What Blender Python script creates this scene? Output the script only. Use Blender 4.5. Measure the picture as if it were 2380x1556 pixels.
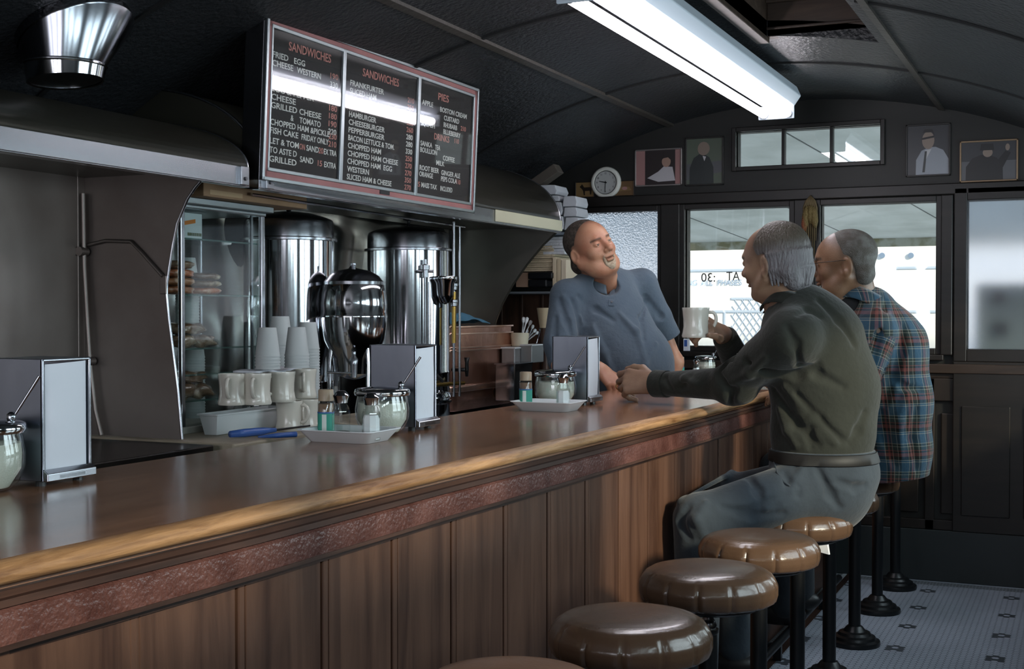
import bpy, bmesh, math, random
import numpy as np
from mathutils import Matrix, Vector, Euler
random.seed(7); rng = np.random.RandomState(5)
S = bpy.context.scene
for _o in list(bpy.data.objects): bpy.data.objects.remove(_o)
COL = S.collection
PI = math.pi

# ------------------------------------------------------------------ camera
F_PX, CX, CY = 2980., 1190., 778.
YAW = math.atan((2530. - CX) / F_PX)
PITCH = -math.atan((CY - 722.) / F_PX)
CAM = np.array([0., 0., 1.32])
FW = np.array([-math.sin(YAW)*math.cos(PITCH), math.cos(YAW)*math.cos(PITCH), math.sin(PITCH)])
RT = np.array([math.cos(YAW), math.sin(YAW), 0.]); UP = np.cross(RT, FW)
cd = bpy.data.cameras.new('camera'); cam = bpy.data.objects.new('camera', cd); COL.objects.link(cam)
cd.sensor_width = 36.; cd.lens = 36. * F_PX / 2380.; cd.clip_start = .02; cd.clip_end = 200
M = Matrix.Identity(4)
for i in range(3): M[i][0], M[i][1], M[i][2], M[i][3] = RT[i], UP[i], -FW[i], CAM[i]
cam.matrix_world = M; S.camera = cam

# ------------------------------------------------------------------ world, sun, daylight, exposure
S.view_settings.view_transform = 'Standard'; S.view_settings.look = 'None'
S.view_settings.gamma = 1; S.view_settings.exposure = 0.0; S.view_settings.use_curve_mapping = False
w = bpy.data.worlds.new('world'); S.world = w; w.use_nodes = True
w.node_tree.nodes['Background'].inputs[0].default_value = (.80, .88, 1., 1)
w.node_tree.nodes['Background'].inputs[1].default_value = 1.3
def light(name, kind, loc, energy, color, rot=None, **k):
    l = bpy.data.lights.new(name, kind); l.energy = energy; l.color = color
    for a, b in k.items(): setattr(l, a, b)
    o = bpy.data.objects.new(name, l); COL.objects.link(o); o.location = loc
    if rot is not None: o.rotation_euler = rot
    return o
def aim(o, d): o.rotation_euler = Vector(d).to_track_quat('-Z', 'Y').to_euler()
sun = light('sun', 'SUN', (4, -4, 6), 7., (1., .78, .58), angle=math.radians(6)); aim(sun, (-.80, .50, -.40))
# daylight entering the row of windows in the wall on the customers' side
Y_F0 = -1.2
RWIN = [(-.9, -.1, 1.6), (.05, .85, 1.6), (1.0, 1.75, 1.6), (2.35, 3.0, 1.0), (3.12, 3.8, 1.0), (4.55, 5.3, 1.0), (5.5, 6.2, 1.0)]  # unseen row; near sills raised and gaps left to shape the sun patches
for a, b, zs in RWIN:
    o = light('window_daylight', 'AREA', (.36, (a+b)/2, (1.84+zs)/2), 26.*(b-a)*(1.84-zs)*(2.2 if zs > 1.3 else 1), (.86, .92, 1.), shape='RECTANGLE', size=b-a, size_y=1.80-zs)  # lamps above raised sills strengthened to offset their small openings
    o.rotation_euler = (math.radians(90), 0, math.radians(90))
FILL_WIN = [(-2.6, -1.9), (-1.7, -1.0), (-.8, -.1)]      # openings added in the unseen near end wall for fill light
for a, b in FILL_WIN:
    o = light('end_wall_fill', 'AREA', ((a+b)/2, Y_F0-.12, 1.42), 13., (.92, .92, 1.), shape='RECTANGLE', size=b-a, size_y=.8)  # added fill lamp, brightens faces turned towards the camera end
    o.rotation_euler = (math.radians(90), 0, 0)
for x0, x1 in [(-2.55, -2.09), (-1.94, -1.39), (-1.24, -.68), (-.54, -.1)]:
    o = light('rear_window_daylight', 'AREA', ((x0+x1)/2, 6.75, 1.49), 1., (1, 1, 1), shape='RECTANGLE', size=x1-x0, size_y=.72)
    o.rotation_euler = (math.radians(-90), 0, 0); o.data.cycles.is_portal = True

# ------------------------------------------------------------------ helpers
def ray(px, py): return FW + RT*(px-CX)/F_PX + UP*(CY-py)/F_PX
def pt(px, py, X=None, Y=None, Z=None, D=None):      # photograph pixel -> point on a plane of the room
    r = ray(px, py)
    t = (X-CAM[0])/r[0] if X is not None else (Y-CAM[1])/r[1] if Y is not None else (Z-CAM[2])/r[2] if Z is not None else D
    return CAM + r*t
def lin(c):
    if isinstance(c, str): c = [int(c[i:i+2], 16)/255. for i in (0, 2, 4)]
    return tuple(x/12.92 if x <= .04045 else ((x+.055)/1.055)**2.4 for x in c[:3]) + (1,)
def mat(name, col, rough=.5, metal=0., bump=None, var=None, spec=.5, coat=0., trans=0., ior=1.45, emit=None, sheen=0., stretch=(1, 1, 1), sss=0.):
    """bump=(scale,strength[,detail]); var=(colour2, scale, lo, hi): noise-mixed second colour."""
    m = bpy.data.materials.new(name); m.use_nodes = True
    n, l = m.node_tree.nodes, m.node_tree.links; b = n['Principled BSDF']
    b.inputs['Base Color'].default_value = lin(col); b.inputs['Roughness'].default_value = rough
    b.inputs['Metallic'].default_value = metal; b.inputs['Specular IOR Level'].default_value = spec
    b.inputs['Coat Weight'].default_value = coat; b.inputs['Coat Roughness'].default_value = .12
    b.inputs['Transmission Weight'].default_value = trans; b.inputs['IOR'].default_value = ior
    b.inputs['Sheen Weight'].default_value = sheen
    if sss: b.inputs['Subsurface Weight'].default_value = sss; b.inputs['Subsurface Radius'].default_value = (.01, .004, .002)
    if emit: b.inputs['Emission Color'].default_value = lin(emit[0]); b.inputs['Emission Strength'].default_value = emit[1]
    if bump or var:
        tc = n.new('ShaderNodeTexCoord'); mp = n.new('ShaderNodeMapping'); l.new(tc.outputs['Object'], mp.inputs[0])
        mp.inputs['Scale'].default_value = stretch
    if var:
        t = n.new('ShaderNodeTexNoise'); t.inputs['Scale'].default_value = var[1]; t.inputs['Detail'].default_value = 6
        r = n.new('ShaderNodeMapRange'); r.inputs[1].default_value = var[2]; r.inputs[2].default_value = var[3]
        x = n.new('ShaderNodeMix'); x.data_type = 'RGBA'; x.inputs[6].default_value = lin(col); x.inputs[7].default_value = lin(var[0])
        l.new(mp.outputs[0], t.inputs['Vector']); l.new(t.outputs[0], r.inputs[0]); l.new(r.outputs[0], x.inputs[0])
        l.new(x.outputs[2], b.inputs['Base Color'])
    if bump:
        t = n.new('ShaderNodeTexNoise'); t.inputs['Scale'].default_value = bump[0]; t.inputs['Detail'].default_value = bump[2] if len(bump) > 2 else 3
        bp = n.new('ShaderNodeBump'); bp.inputs['Strength'].default_value = bump[1]; bp.inputs['Distance'].default_value = .01
        l.new(mp.outputs[0], t.inputs['Vector']); l.new(t.outputs[0], bp.inputs['Height']); l.new(bp.outputs[0], b.inputs['Normal'])
    return m
def mix_node(n, l, fac, a, b_):
    x = n.new('ShaderNodeMix'); x.data_type = 'RGBA'
    if isinstance(fac, (int, float)): x.inputs[0].default_value = fac
    else: l.new(fac, x.inputs[0])
    for s, v in ((6, a), (7, b_)):
        if isinstance(v, (str, tuple)): x.inputs[s].default_value = lin(v)
        else: l.new(v, x.inputs[s])
    return x.outputs[2]
def glass_mat(name, col='ffffff', a=.12, rough=.02):   # thin pane: mostly clear, a clean reflection on top
    m = bpy.data.materials.new(name); m.use_nodes = True; n, l = m.node_tree.nodes, m.node_tree.links
    n.remove(n['Principled BSDF']); o = n['Material Output']
    t = n.new('ShaderNodeBsdfTransparent'); t.inputs[0].default_value = lin(col)
    g = n.new('ShaderNodeBsdfGlossy'); g.inputs['Roughness'].default_value = rough
    f = n.new('ShaderNodeLayerWeight'); f.inputs[0].default_value = .5
    pw = n.new('ShaderNodeMath'); pw.operation = 'POWER'; pw.inputs[1].default_value = 4.; l.new(f.outputs['Facing'], pw.inputs[0])
    ad = n.new('ShaderNodeMath'); ad.operation = 'MULTIPLY_ADD'; ad.inputs[1].default_value = .8; ad.inputs[2].default_value = .05 + a*.5
    l.new(pw.outputs[0], ad.inputs[0])
    x = n.new('ShaderNodeMixShader'); l.new(ad.outputs[0], x.inputs[0]); l.new(t.outputs[0], x.inputs[1]); l.new(g.outputs[0], x.inputs[2])
    l.new(x.outputs[0], o.inputs[0]); return m

class MB:
    def __init__(s): s.v, s.f, s.m = [], [], []
    def add(s, vs, fs, m=0):
        b = len(s.v); s.v += [tuple(float(c) for c in v) for v in vs]; s.f += [tuple(i+b for i in f) for f in fs]; s.m += [m]*len(fs); return s
    def box(s, x0, y0, z0, x1, y1, z1, m=0):
        x0, x1 = min(x0, x1), max(x0, x1); y0, y1 = min(y0, y1), max(y0, y1); z0, z1 = min(z0, z1), max(z0, z1)
        vs = [(x, y, z) for z in (z0, z1) for y in (y0, y1) for x in (x0, x1)]
        return s.add(vs, [(0, 2, 3, 1), (4, 5, 7, 6), (0, 1, 5, 4), (2, 6, 7, 3), (0, 4, 6, 2), (1, 3, 7, 5)], m)
    def obox(s, c, size, R=None, m=0):
        h = np.array(size)/2; R = np.eye(3) if R is None else np.array(R)
        vs = [np.array(c) + R @ (h*np.array([a, b, d])) for d in (-1, 1) for b in (-1, 1) for a in (-1, 1)]
        return s.add(vs, [(0, 2, 3, 1), (4, 5, 7, 6), (0, 1, 5, 4), (2, 6, 7, 3), (0, 4, 6, 2), (1, 3, 7, 5)], m)
    def lathe(s, prof, c=(0, 0, 0), n=32, R=None, m=0, sc=(1, 1), caps=True):
        R = np.eye(3) if R is None else np.array(R); c = np.array(c, float); vs = []
        for r, z in prof:
            for k in range(n):
                a = 2*PI*k/n; vs.append(c + R @ np.array([r*math.cos(a)*sc[0], r*math.sin(a)*sc[1], z]))
        fs = [(i*n+k, i*n+(k+1) % n, (i+1)*n+(k+1) % n, (i+1)*n+k) for i in range(len(prof)-1) for k in range(n)]
        if caps and prof[0][0] > 1e-6: fs.append(tuple(range(n))[::-1])
        if caps and prof[-1][0] > 1e-6: fs.append(tuple((len(prof)-1)*n+k for k in range(n)))
        return s.add(vs, fs, m)
    def cyl(s, a, b, r0, r1=None, n=20, m=0):
        a, b = np.array(a, float), np.array(b, float); r1 = r0 if r1 is None else r1
        return s.lathe([(r0, 0), (r1, float(np.linalg.norm(b-a)))], a, n, basis(b-a), m)
    def tube(s, path, r, n=10, m=0, closed=False):
        P = [np.array(p, float) for p in path]; k = len(P); rs = r if hasattr(r, '__len__') else [r]*k
        T = [(P[(i+1) % k]-P[i-1]) if closed else (P[min(i+1, k-1)]-P[max(i-1, 0)]) for i in range(k)]
        T = [t/(np.linalg.norm(t)+1e-12) for t in T]
        u = np.cross(T[0], [0, 0, 1.]); u = np.cross(T[0], [1., 0, 0]) if np.linalg.norm(u) < 1e-3 else u; u /= np.linalg.norm(u); vs = []
        for i in range(k):
            u = u - T[i]*(u@T[i]); u /= np.linalg.norm(u); w_ = np.cross(T[i], u)
            vs += [P[i] + rs[i]*(math.cos(2*PI*j/n)*u + math.sin(2*PI*j/n)*w_) for j in range(n)]
        fs = [(i*n+j, i*n+(j+1) % n, ((i+1) % k)*n+(j+1) % n, ((i+1) % k)*n+j) for i in range(k if closed else k-1) for j in range(n)]
        if not closed: fs += [tuple(range(n))[::-1], tuple((k-1)*n+j for j in range(n))]
        return s.add(vs, fs, m)
    def prism(s, poly, d, m=0):
        k = len(poly); P = [np.array(p, float) for p in poly]; d = np.array(d, float)
        return s.add(P+[p+d for p in P], [tuple(range(k))[::-1], tuple(range(k, 2*k))] + [(i, (i+1) % k, (i+1) % k+k, i+k) for i in range(k)], m)
    def grid(s, fn, nu, nv, m=0, closed_u=False):
        vs = [fn(i/(nu if closed_u else nu-1.), j/(nv-1.)) for j in range(nv) for i in range(nu)]
        fs = [(j*nu+i, j*nu+(i+1) % nu, (j+1)*nu+(i+1) % nu, (j+1)*nu+i) for j in range(nv-1) for i in range(nu if closed_u else nu-1)]
        return s.add(vs, fs, m)
    def loft(s, rings, m=0, cap0=False, cap1=False):
        k = len(rings[0]); n_ = len(rings); s.add(sum([list(r) for r in rings], []), [(a*k+i, a*k+(i+1) % k, (a+1)*k+(i+1) % k, (a+1)*k+i) for a in range(n_-1) for i in range(k)]+([tuple(range(k))] if cap0 else [])+([tuple((n_-1)*k+i for i in range(k))] if cap1 else []), m); return s
    def text(s, txt, o, ux, uy, h, m=0, xs=.7, depth=.0012, align='LEFT', width=None, off=.0):
        vs, fs, wd = text_geo(txt, off); o, ux, uy = [np.array(q, float) for q in (o, ux, uy)]; un = np.cross(ux, uy)
        k = h/.70; kx = k*xs if width is None else width/wd
        sh = 0 if align == 'LEFT' else (wd*kx/2 if align == 'CENTER' else wd*kx)
        return s.add([o + ux*(v[0]*kx-sh) + uy*v[1]*k + un*(v[2]*depth) for v in vs], fs, m)
    def bend(s, fn): s.v = [fn(v) for v in s.v]; return s
    def build(s, name, mats, parent=None, smooth=None, bevel=0, bseg=2, solid=0, subsurf=0, kind=None):
        me = bpy.data.meshes.new(name); me.from_pydata(s.v, [], s.f)
        for mm in (mats if isinstance(mats, (list, tuple)) else [mats]): me.materials.append(mm)
        me.polygons.foreach_set('material_index', s.m); fixn(me)
        return link(name, me, parent, smooth, bevel, bseg, solid, subsurf, kind)
def fixn(me):
    bm = bmesh.new(); bm.from_mesh(me); bmesh.ops.recalc_face_normals(bm, faces=bm.faces); bm.to_mesh(me); bm.free()
def link(name, me, parent=None, smooth=None, bevel=0, bseg=2, solid=0, subsurf=0, kind=None):
    if smooth is not None:
        me.polygons.foreach_set('use_smooth', [True]*len(me.polygons))
        if smooth < 180: me.set_sharp_from_angle(angle=math.radians(smooth))
    o = bpy.data.objects.new(name, me); COL.objects.link(o)
    if parent is not None:
        o.parent = parent
        if parent.type == 'EMPTY': o.matrix_parent_inverse = parent.matrix_basis.inverted()
    if solid: q = o.modifiers.new('thickness', 'SOLIDIFY'); q.thickness = solid; q.offset = 0
    if bevel: q = o.modifiers.new('bevel', 'BEVEL'); q.width = bevel; q.segments = bseg; q.limit_method = 'ANGLE'; q.harden_normals = False
    if subsurf: q = o.modifiers.new('sub', 'SUBSURF'); q.levels = q.render_levels = subsurf
    if kind: o['kind'] = kind
    return o
def basis(d):
    z = np.array(d, float); z /= np.linalg.norm(z); x = np.cross([0, 1., 0], z)
    x = np.cross([1., 0, 0], z) if np.linalg.norm(x) < 1e-3 else x; x /= np.linalg.norm(x); return np.column_stack([x, np.cross(z, x), z])
_tx = {}
def text_geo(t, off=0.):
    if (t, off) not in _tx:
        c = bpy.data.curves.new('t', 'FONT'); c.body = t; c.extrude = .5; c.resolution_u = 3; c.offset = off
        o = bpy.data.objects.new('t', c); COL.objects.link(o); bpy.context.view_layer.update()
        me = bpy.data.meshes.new_from_object(o.evaluated_get(bpy.context.evaluated_depsgraph_get()))
        vs = [tuple(v.co) for v in me.vertices]; fs = [tuple(p.vertices) for p in me.polygons]
        xs_ = [v[0] for v in vs] or [0, 1]; mn = min(xs_); vs = [(v[0]-mn, v[1], v[2]) for v in vs]
        _tx[(t, off)] = (vs, fs, max(xs_)-mn); bpy.data.objects.remove(o); bpy.data.meshes.remove(me); bpy.data.curves.remove(c)
    return _tx[(t, off)]
def thing(name, label, cat, loc=(0, 0, 0), group=None, rz=0):
    o = bpy.data.objects.new(name, None); COL.objects.link(o); o.empty_display_size = .05
    o.location = [float(c) for c in loc]; o.rotation_euler = (0, 0, rz); return tag(o, label, cat, group)
def tag(o, label, cat, group=None, kind=None):
    o['label'] = label; o['category'] = cat
    if group: o['group'] = group
    if kind: o['kind'] = kind
    return o
def st(o): o['kind'] = 'structure'; return o
def copy_tree(o, loc=None, rz=None, label=None, par=None):
    c = o.copy(); COL.objects.link(c)
    if par is not None: c.parent = par
    for ch in list(o.children): copy_tree(ch, par=c)
    if loc is not None: c.location = [float(q) for q in loc]
    if rz is not None: c.rotation_euler = (0, 0, rz)
    if label: c['label'] = label
    return c
# ------------------------------------------------------------------ materials
X_L, X_R, Y_F, Y_B, X_C, R_V, Z_V = -2.95, .27, -1.2, 6.55, -1.34, 2.85, 2.385
steel = mat('brushed_steel', '9aa2ae', .3, 1., bump=(26, .06, 4), var=('828a97', 3, .35, .65), stretch=(1, 1, .25))
steel_old = mat('greasy_steel', '8d8783', .48, 1., bump=(5, .22, 2), var=('746b66', 2.2, .35, .68))
chrome = mat('chrome', 'c4c6ca', .10, 1.); chrome_dk = mat('dull_chrome', '8f9196', .22, 1.)
lipsteel = mat('hood_trim_steel', 'aeb0b6', .24, 1., bump=(14, .08, 2), stretch=(1, .2, 1))
hoodm = mat('hood_enamel', '4d4c44', .30, .7, bump=(2.5, .1, 2), var=('4a473f', 1.8, .4, .7))
copper = mat('copper', 'd6a792', .25, .92, bump=(9, .25, 3), var=('b07f6b', 5, .35, .7))
brass = mat('brass', 'a98a4a', .28, 1.)
iron = mat('black_iron', '15171a', .34, .3, bump=(60, .05)); rubber = mat('black_plastic', '141414', .35)
ceram = mat('ceramic', 'cdc8bd', .22, coat=.4); foam = mat('foam', 'e2e4e6', .7); paper = mat('paper', 'dfe2ea', .8, bump=(30, .1))
whitepl = mat('white_plastic', 'd5dadc', .35); bluep = mat('blue_plastic', '3d5fa3', .35)
card = mat('cardboard', '8b6f55', .8, var=('6f573f', 4, .4, .7)); tan = mat('cutting_board', 'a79c88', .5, var=('8b8070', 6, .4, .7))
glassm = glass_mat('clear_glass', 'eef5f4', .05); jarglass = glass_mat('jar_glass', 'f6f9f8', .06)
leather = mat('brown_leather', '5a4536', .27, coat=.25, bump=(140, .06, 4), var=('483629', 3.5, .35, .7))
leathert = mat('tan_leather', '8a5f44', .3, coat=.2, bump=(140, .06, 4), var=('6f4a35', 3.5, .35, .7))
sugar = mat('sugar', 'eeeade', .9, bump=(300, .3)); salt = mat('salt', 'f0f2f4', .9); pepper = mat('pepper', '5b5048', .9)
dark = mat('dark_gap', '0b0c0d', .8)
def wood(name, a, b, rough=.35, axis='Y', sc=1., bs=.15, coat=0., c3=None):
    m = mat(name, a, rough, coat=coat); n, l = m.node_tree.nodes, m.node_tree.links; p = n['Principled BSDF']
    tc = n.new('ShaderNodeTexCoord'); mp = n.new('ShaderNodeMapping'); l.new(tc.outputs['Object'], mp.inputs[0])
    s = {'Y': (9, .8, 9), 'Z': (9, 9, .7), 'X': (.8, 9, 9)}[axis]; mp.inputs['Scale'].default_value = tuple(q*sc for q in s)
    t = n.new('ShaderNodeTexNoise'); t.inputs['Scale'].default_value = 2.2; t.inputs['Detail'].default_value = 9; t.inputs['Distortion'].default_value = .6
    t.inputs['Roughness'].default_value = .65
    l.new(mp.outputs[0], t.inputs[0]); r = n.new('ShaderNodeValToRGB'); l.new(t.outputs[0], r.inputs[0])
    e = r.color_ramp.elements; e[0].position = .33; e[0].color = lin(b); e[1].position = .62; e[1].color = lin(a)
    l.new(r.outputs[0], p.inputs['Base Color'])
    bp = n.new('ShaderNodeBump'); bp.inputs['Strength'].default_value = bs; bp.inputs['Distance'].default_value = .004
    l.new(t.outputs[0], bp.inputs['Height']); l.new(bp.outputs[0], p.inputs['Normal'])
    return m
w_top = wood('counter_top_wood', '936a50', '74513a', .2, 'Y', 1.2, .05, .2)
w_edge = wood('counter_edge_wood', 'b58a60', '6b4729', .5, 'Y', 2.2, .8, .0)
w_bead = wood('bead_board_wood', '5d4336', '3a261e', .38, 'Z', .8, .12)
w_dark = wood('dark_wood', '1f1814', '110e0c', .45, 'Z', 1., .12); w_darkx = wood('dark_frame_wood', '171311', '0c0b0a', .42, 'X', 1., .1)
w_red = mat('pitted_red_brown_paint', '63423c', .38, bump=(115, .38, 2), var=('4a2d28', 12, .35, .65))
w_trim = wood('moulding_wood', '4a332a', '281b16', .4, 'Y', 1., .1)
w_shelf = wood('shelf_wood', '4d3427', '2c1d16', .45, 'Z', 1., .1)
ceilm = mat('ceiling_enamel', '25272a', .42, .0, spec=.5, bump=(55, .75, 3), var=('1a1b1d', 2.0, .35, .7))
ceild = mat('ceiling_batten', '34302c', .4, bump=(40, .2)); ceilj = mat('ceiling_joint', '0d0e0f', .6)
wallm = mat('dark_painted_wall', '141514', .5, bump=(18, .1), var=('171715', 3, .35, .7))

# ------------------------------------------------------------------ floor: small hexagon tiles with dark rosettes and border lines
def floor_mat():
    m = mat('hex_tile', 'a9aeb8', .42); n, l = m.node_tree.nodes, m.node_tree.links; p = n['Principled BSDF']
    tc = n.new('ShaderNodeTexCoord')
    def vm(op, a, b=None, c=None):
        q = n.new('ShaderNodeVectorMath'); q.operation = op
        for i, v in enumerate((a, b, c)):
            if v is None: continue
            if isinstance(v, tuple): q.inputs[i].default_value = v
            else: l.new(v, q.inputs[i])
        return q.outputs['Value'] if op in ('LENGTH', 'DOT_PRODUCT', 'DISTANCE') else q.outputs['Vector']
    def mm(op, a, b=None, c=None):
        q = n.new('ShaderNodeMath'); q.operation = op
        for i, v in enumerate((a, b, c)):
            if v is None: continue
            if isinstance(v, (int, float)): q.inputs[i].default_value = v
            else: l.new(v, q.inputs[i])
        return q.outputs[0]
    s = .0265; r = (s*math.sqrt(3), s, 1e3); h = (r[0]/2, r[1]/2, 0)   # flat-to-flat pitch s along Y
    P = vm('ADD', tc.outputs['Object'], (50*r[0]+.68, 50*r[1]*4, 0)); P = vm('MULTIPLY', P, (1, 1, 0))
    a = vm('SUBTRACT', vm('MODULO', P, r), h); b = vm('SUBTRACT', vm('MODULO', vm('ADD', P, h), r), h)
    cond = mm('LESS_THAN', vm('LENGTH', a), vm('LENGTH', b))
    g = n.new('ShaderNodeMix'); g.data_type = 'VECTOR'; l.new(cond, g.inputs[0]); l.new(b, g.inputs[4]); l.new(a, g.inputs[5]); g = g.outputs[1]
    ab = vm('ABSOLUTE', g); sx = n.new('ShaderNodeSeparateXYZ'); l.new(ab, sx.inputs[0])
    e = mm('MAXIMUM', sx.outputs[1], vm('DOT_PRODUCT', ab, (math.sqrt(3)/2, .5, 0)))
    grout = mm('GREATER_THAN', e, s*.5*.90)
    ids = vm('SUBTRACT', P, g)
    cell = (.365, .373, 1e3); o = vm('ADD', ids, (-.68-50*r[0]+.68+cell[0]*300+cell[0]/2, -5.16-200*r[1]+cell[1]*300+cell[1]/2, 0))
    o = vm('ADD', o, (0., 0, 0)); q = vm('SUBTRACT', vm('MODULO', o, cell), (cell[0]/2, cell[1]/2, 0))
    d = vm('LENGTH', vm('MULTIPLY', q, (1, 1, 0)))
    ros = mm('MULTIPLY', mm('GREATER_THAN', d, s*.62), mm('LESS_THAN', d, s*1.55))
    col = mix_node(n, l, ros, 'a3a9b6', '22262a')
    nz = n.new('ShaderNodeTexNoise'); nz.inputs['Scale'].default_value = 3; l.new(tc.outputs['Object'], nz.inputs[0])
    col = mix_node(n, l, mm('MULTIPLY', nz.outputs[0], .5), col, '6e737e')
    sp = n.new('ShaderNodeSeparateXYZ'); l.new(tc.outputs['Object'], sp.inputs[0]); X, Y = sp.outputs[0], sp.outputs[1]
    # border along the counter: brown line, pale line, dark basket-weave band, pale line, brown field
    def band(v, lo, hi): return mm('MULTIPLY', mm('GREATER_THAN', v, lo), mm('LESS_THAN', v, hi))
    bk = n.new('ShaderNodeTexBrick'); bk.inputs['Scale'].default_value = 1; bk.inputs['Brick Width'].default_value = .03; bk.inputs['Row Height'].default_value = .014
    bk.inputs['Mortar Size'].default_value = .003; bk.inputs['Color1'].default_value = lin('22262a'); bk.inputs['Color2'].default_value = lin('2c3034'); bk.inputs['Mortar'].default_value = lin('8f949c')
    l.new(tc.outputs['Object'], bk.inputs[0])
    col = mix_node(n, l, band(X, -1.092, -1.062), col, '2e1f1a'); col = mix_node(n, l, band(X, -1.112, -1.092), col, 'a9adb4')
    col = mix_node(n, l, band(X, -1.186, -1.112), col, bk.outputs[0]); col = mix_node(n, l, band(X, -1.205, -1.186), col, 'a9adb4')
    col = mix_node(n, l, mm('LESS_THAN', X, -1.205), col, '33231d')
    col = mix_node(n, l, mm('MULTIPLY', band(Y, 6.42, 6.50), mm('GREATER_THAN', X, -1.06)), col, bk.outputs[0])
    hexa = mm('MULTIPLY', grout, mm('MULTIPLY', mm('GREATER_THAN', X, -1.062), mm('LESS_THAN', Y, 6.42)))
    col = mix_node(n, l, hexa, col, '4c5058'); l.new(col, p.inputs['Base Color'])
    bp = n.new('ShaderNodeBump'); bp.invert = True; bp.inputs['Strength'].default_value = .3; bp.inputs['Distance'].default_value = .002
    l.new(hexa, bp.inputs['Height']); l.new(bp.outputs[0], p.inputs['Normal']); return m
st(MB().box(X_L-.1, Y_F-.1, -.08, X_R+.1, Y_B+.1, 0).build('floor', floor_mat()))

# ------------------------------------------------------------------ barrel ceiling with battens, joints and a roof hatch
def zv(x, r=R_V): return Z_V - R_V + math.sqrt(max(r*r-(x-X_C)**2, .01))
HX0, HX1, HY0, HY1 = -1.14, -.72, 3.3, 4.93
def vault(mb, x0, x1, y0, y1, lo, hi, n=24, m=0):
    xs = np.linspace(x0, x1, n)
    for a, b in zip(xs[:-1], xs[1:]):
        vs = [(a, y0, zv(a)+lo), (b, y0, zv(b)+lo), (b, y1, zv(b)+lo), (a, y1, zv(a)+lo), (a, y0, zv(a)+hi), (b, y0, zv(b)+hi), (b, y1, zv(b)+hi), (a, y1, zv(a)+hi)]
        mb.add(vs, [(0, 3, 2, 1), (4, 5, 6, 7), (0, 1, 5, 4), (3, 7, 6, 2)], m)
    mb.add([(x0, y0, zv(x0)+lo), (x0, y1, zv(x0)+lo), (x0, y1, zv(x0)+hi), (x0, y0, zv(x0)+hi)], [(0, 1, 2, 3)], m)
    mb.add([(x1, y0, zv(x1)+lo), (x1, y1, zv(x1)+lo), (x1, y1, zv(x1)+hi), (x1, y0, zv(x1)+hi)], [(3, 2, 1, 0)], m)
    return mb
c = MB(); vault(c, X_L-.12, HX0, Y_F-.1, Y_B+.12, 0, .06, 40); vault(c, HX1, X_R+.12, Y_F-.1, Y_B+.12, 0, .06, 24)
vault(c, HX0, HX1, Y_F-.1, HY0, 0, .06, 10); vault(c, HX0, HX1, HY1, Y_B+.12, 0, .06, 10)
ce = st(c.build('ceiling', ceilm, smooth=40))
b = MB()
for x in (-2.02, -.66): vault(b, x-.014, x+.014, Y_F, Y_B, -.012, .002, 3)
b.build('batten', ceild, ce, bevel=.002)
b = MB()
for y in (.3, 1.6, 2.9, 4.2, 5.5):
    for a, d in ([(-2.9, -2.034), (-2.006, HX0-.03), (HX1+.03, -.674), (-.646, .22)] if HY0 < y < HY1 else [(-2.9, -2.034), (-2.006, -.674), (-.646, .22)]):
        vault(b, a, d, y-.009, y+.009, -.007, .002, 14)
b.build('joint', ceilj, ce)
h = MB(); t = .05
h.box(HX0-t, HY0-t, 2.36, HX0, HY1+t, 2.75); h.box(HX1, HY0-t, 2.34, HX1+t, HY1+t, 2.75)
h.box(HX0, HY0-t, 2.34, HX1, HY0, 2.75); h.box(HX0, HY1, 2.375, HX1, HY1+t, 2.75)
h.box(HX0-t, HY0-t, 2.75, HX1+t, HY1+t, 2.8); h.box(HX0, HY1-.03, 2.5, HX1, HY1, 2.56)
h.box(HX0, HY1-.012, 2.40, HX1, HY1, 2.41)
st(h.build('trim_1', wood('hatch_wood', '40332a', '231a15', .5, 'X', .8, .2), bevel=.003))

# ------------------------------------------------------------------ walls with window openings
def wall_holes(mb, fn, u0, u1, v0, v1, holes, d0, d1, m=0):   # fn(u,v,d)->xyz ; boxes between the grid lines
    us = sorted({u0, u1, *[h[0] for h in holes], *[h[1] for h in holes]}); vs = sorted({v0, v1, *[h[2] for h in holes], *[h[3] for h in holes]})
    for i in range(len(us)-1):
        for j in range(len(vs)-1):
            cu, cv = (us[i]+us[i+1])/2, (vs[j]+vs[j+1])/2
            if any(h[0] < cu < h[1] and h[2] < cv < h[3] for h in holes): continue
            mb.box(*fn(us[i], vs[j], d0), *fn(us[i+1], vs[j+1], d1), m)
    return mb
ZS, ZT = 1.133, 1.85
W = [(-2.56, -2.09), (-1.942, -1.392), (-1.236, -.679), (-.535, .03)]     # three windows and the door's light
BH = [(a, b, ZS, ZT) for a, b in W] + [(-1.67, -.945, 2.062, 2.243)]
fb = lambda u, v, d: (u, d, v)
mb = MB(); wall_holes(mb, fb, X_L-.1, X_R+.1, 0, 2.5, BH, Y_B, Y_B+.09)
st(mb.build('wall_rear', wallm))
st(MB().box(X_L-.1, Y_F, 0, X_L, Y_B+.09, 2.3).build('wall_left', wallm))
mb = MB(); wall_holes(mb, lambda u, v, d: (d, u, v), Y_F-.1, Y_B+.09, 0, 2.3, [(a, b, zs, 1.84) for a, b, zs in RWIN], X_R, X_R+.08)
st(mb.build('wall_right', wallm))
mb = MB(); wall_holes(mb, fb, X_L-.1, X_R+.1, 0, 2.5, [(a, b, 1.0, 1.84) for a, b in FILL_WIN], Y_F-.1, Y_F); st(mb.build('wall_front', wallm))
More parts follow.
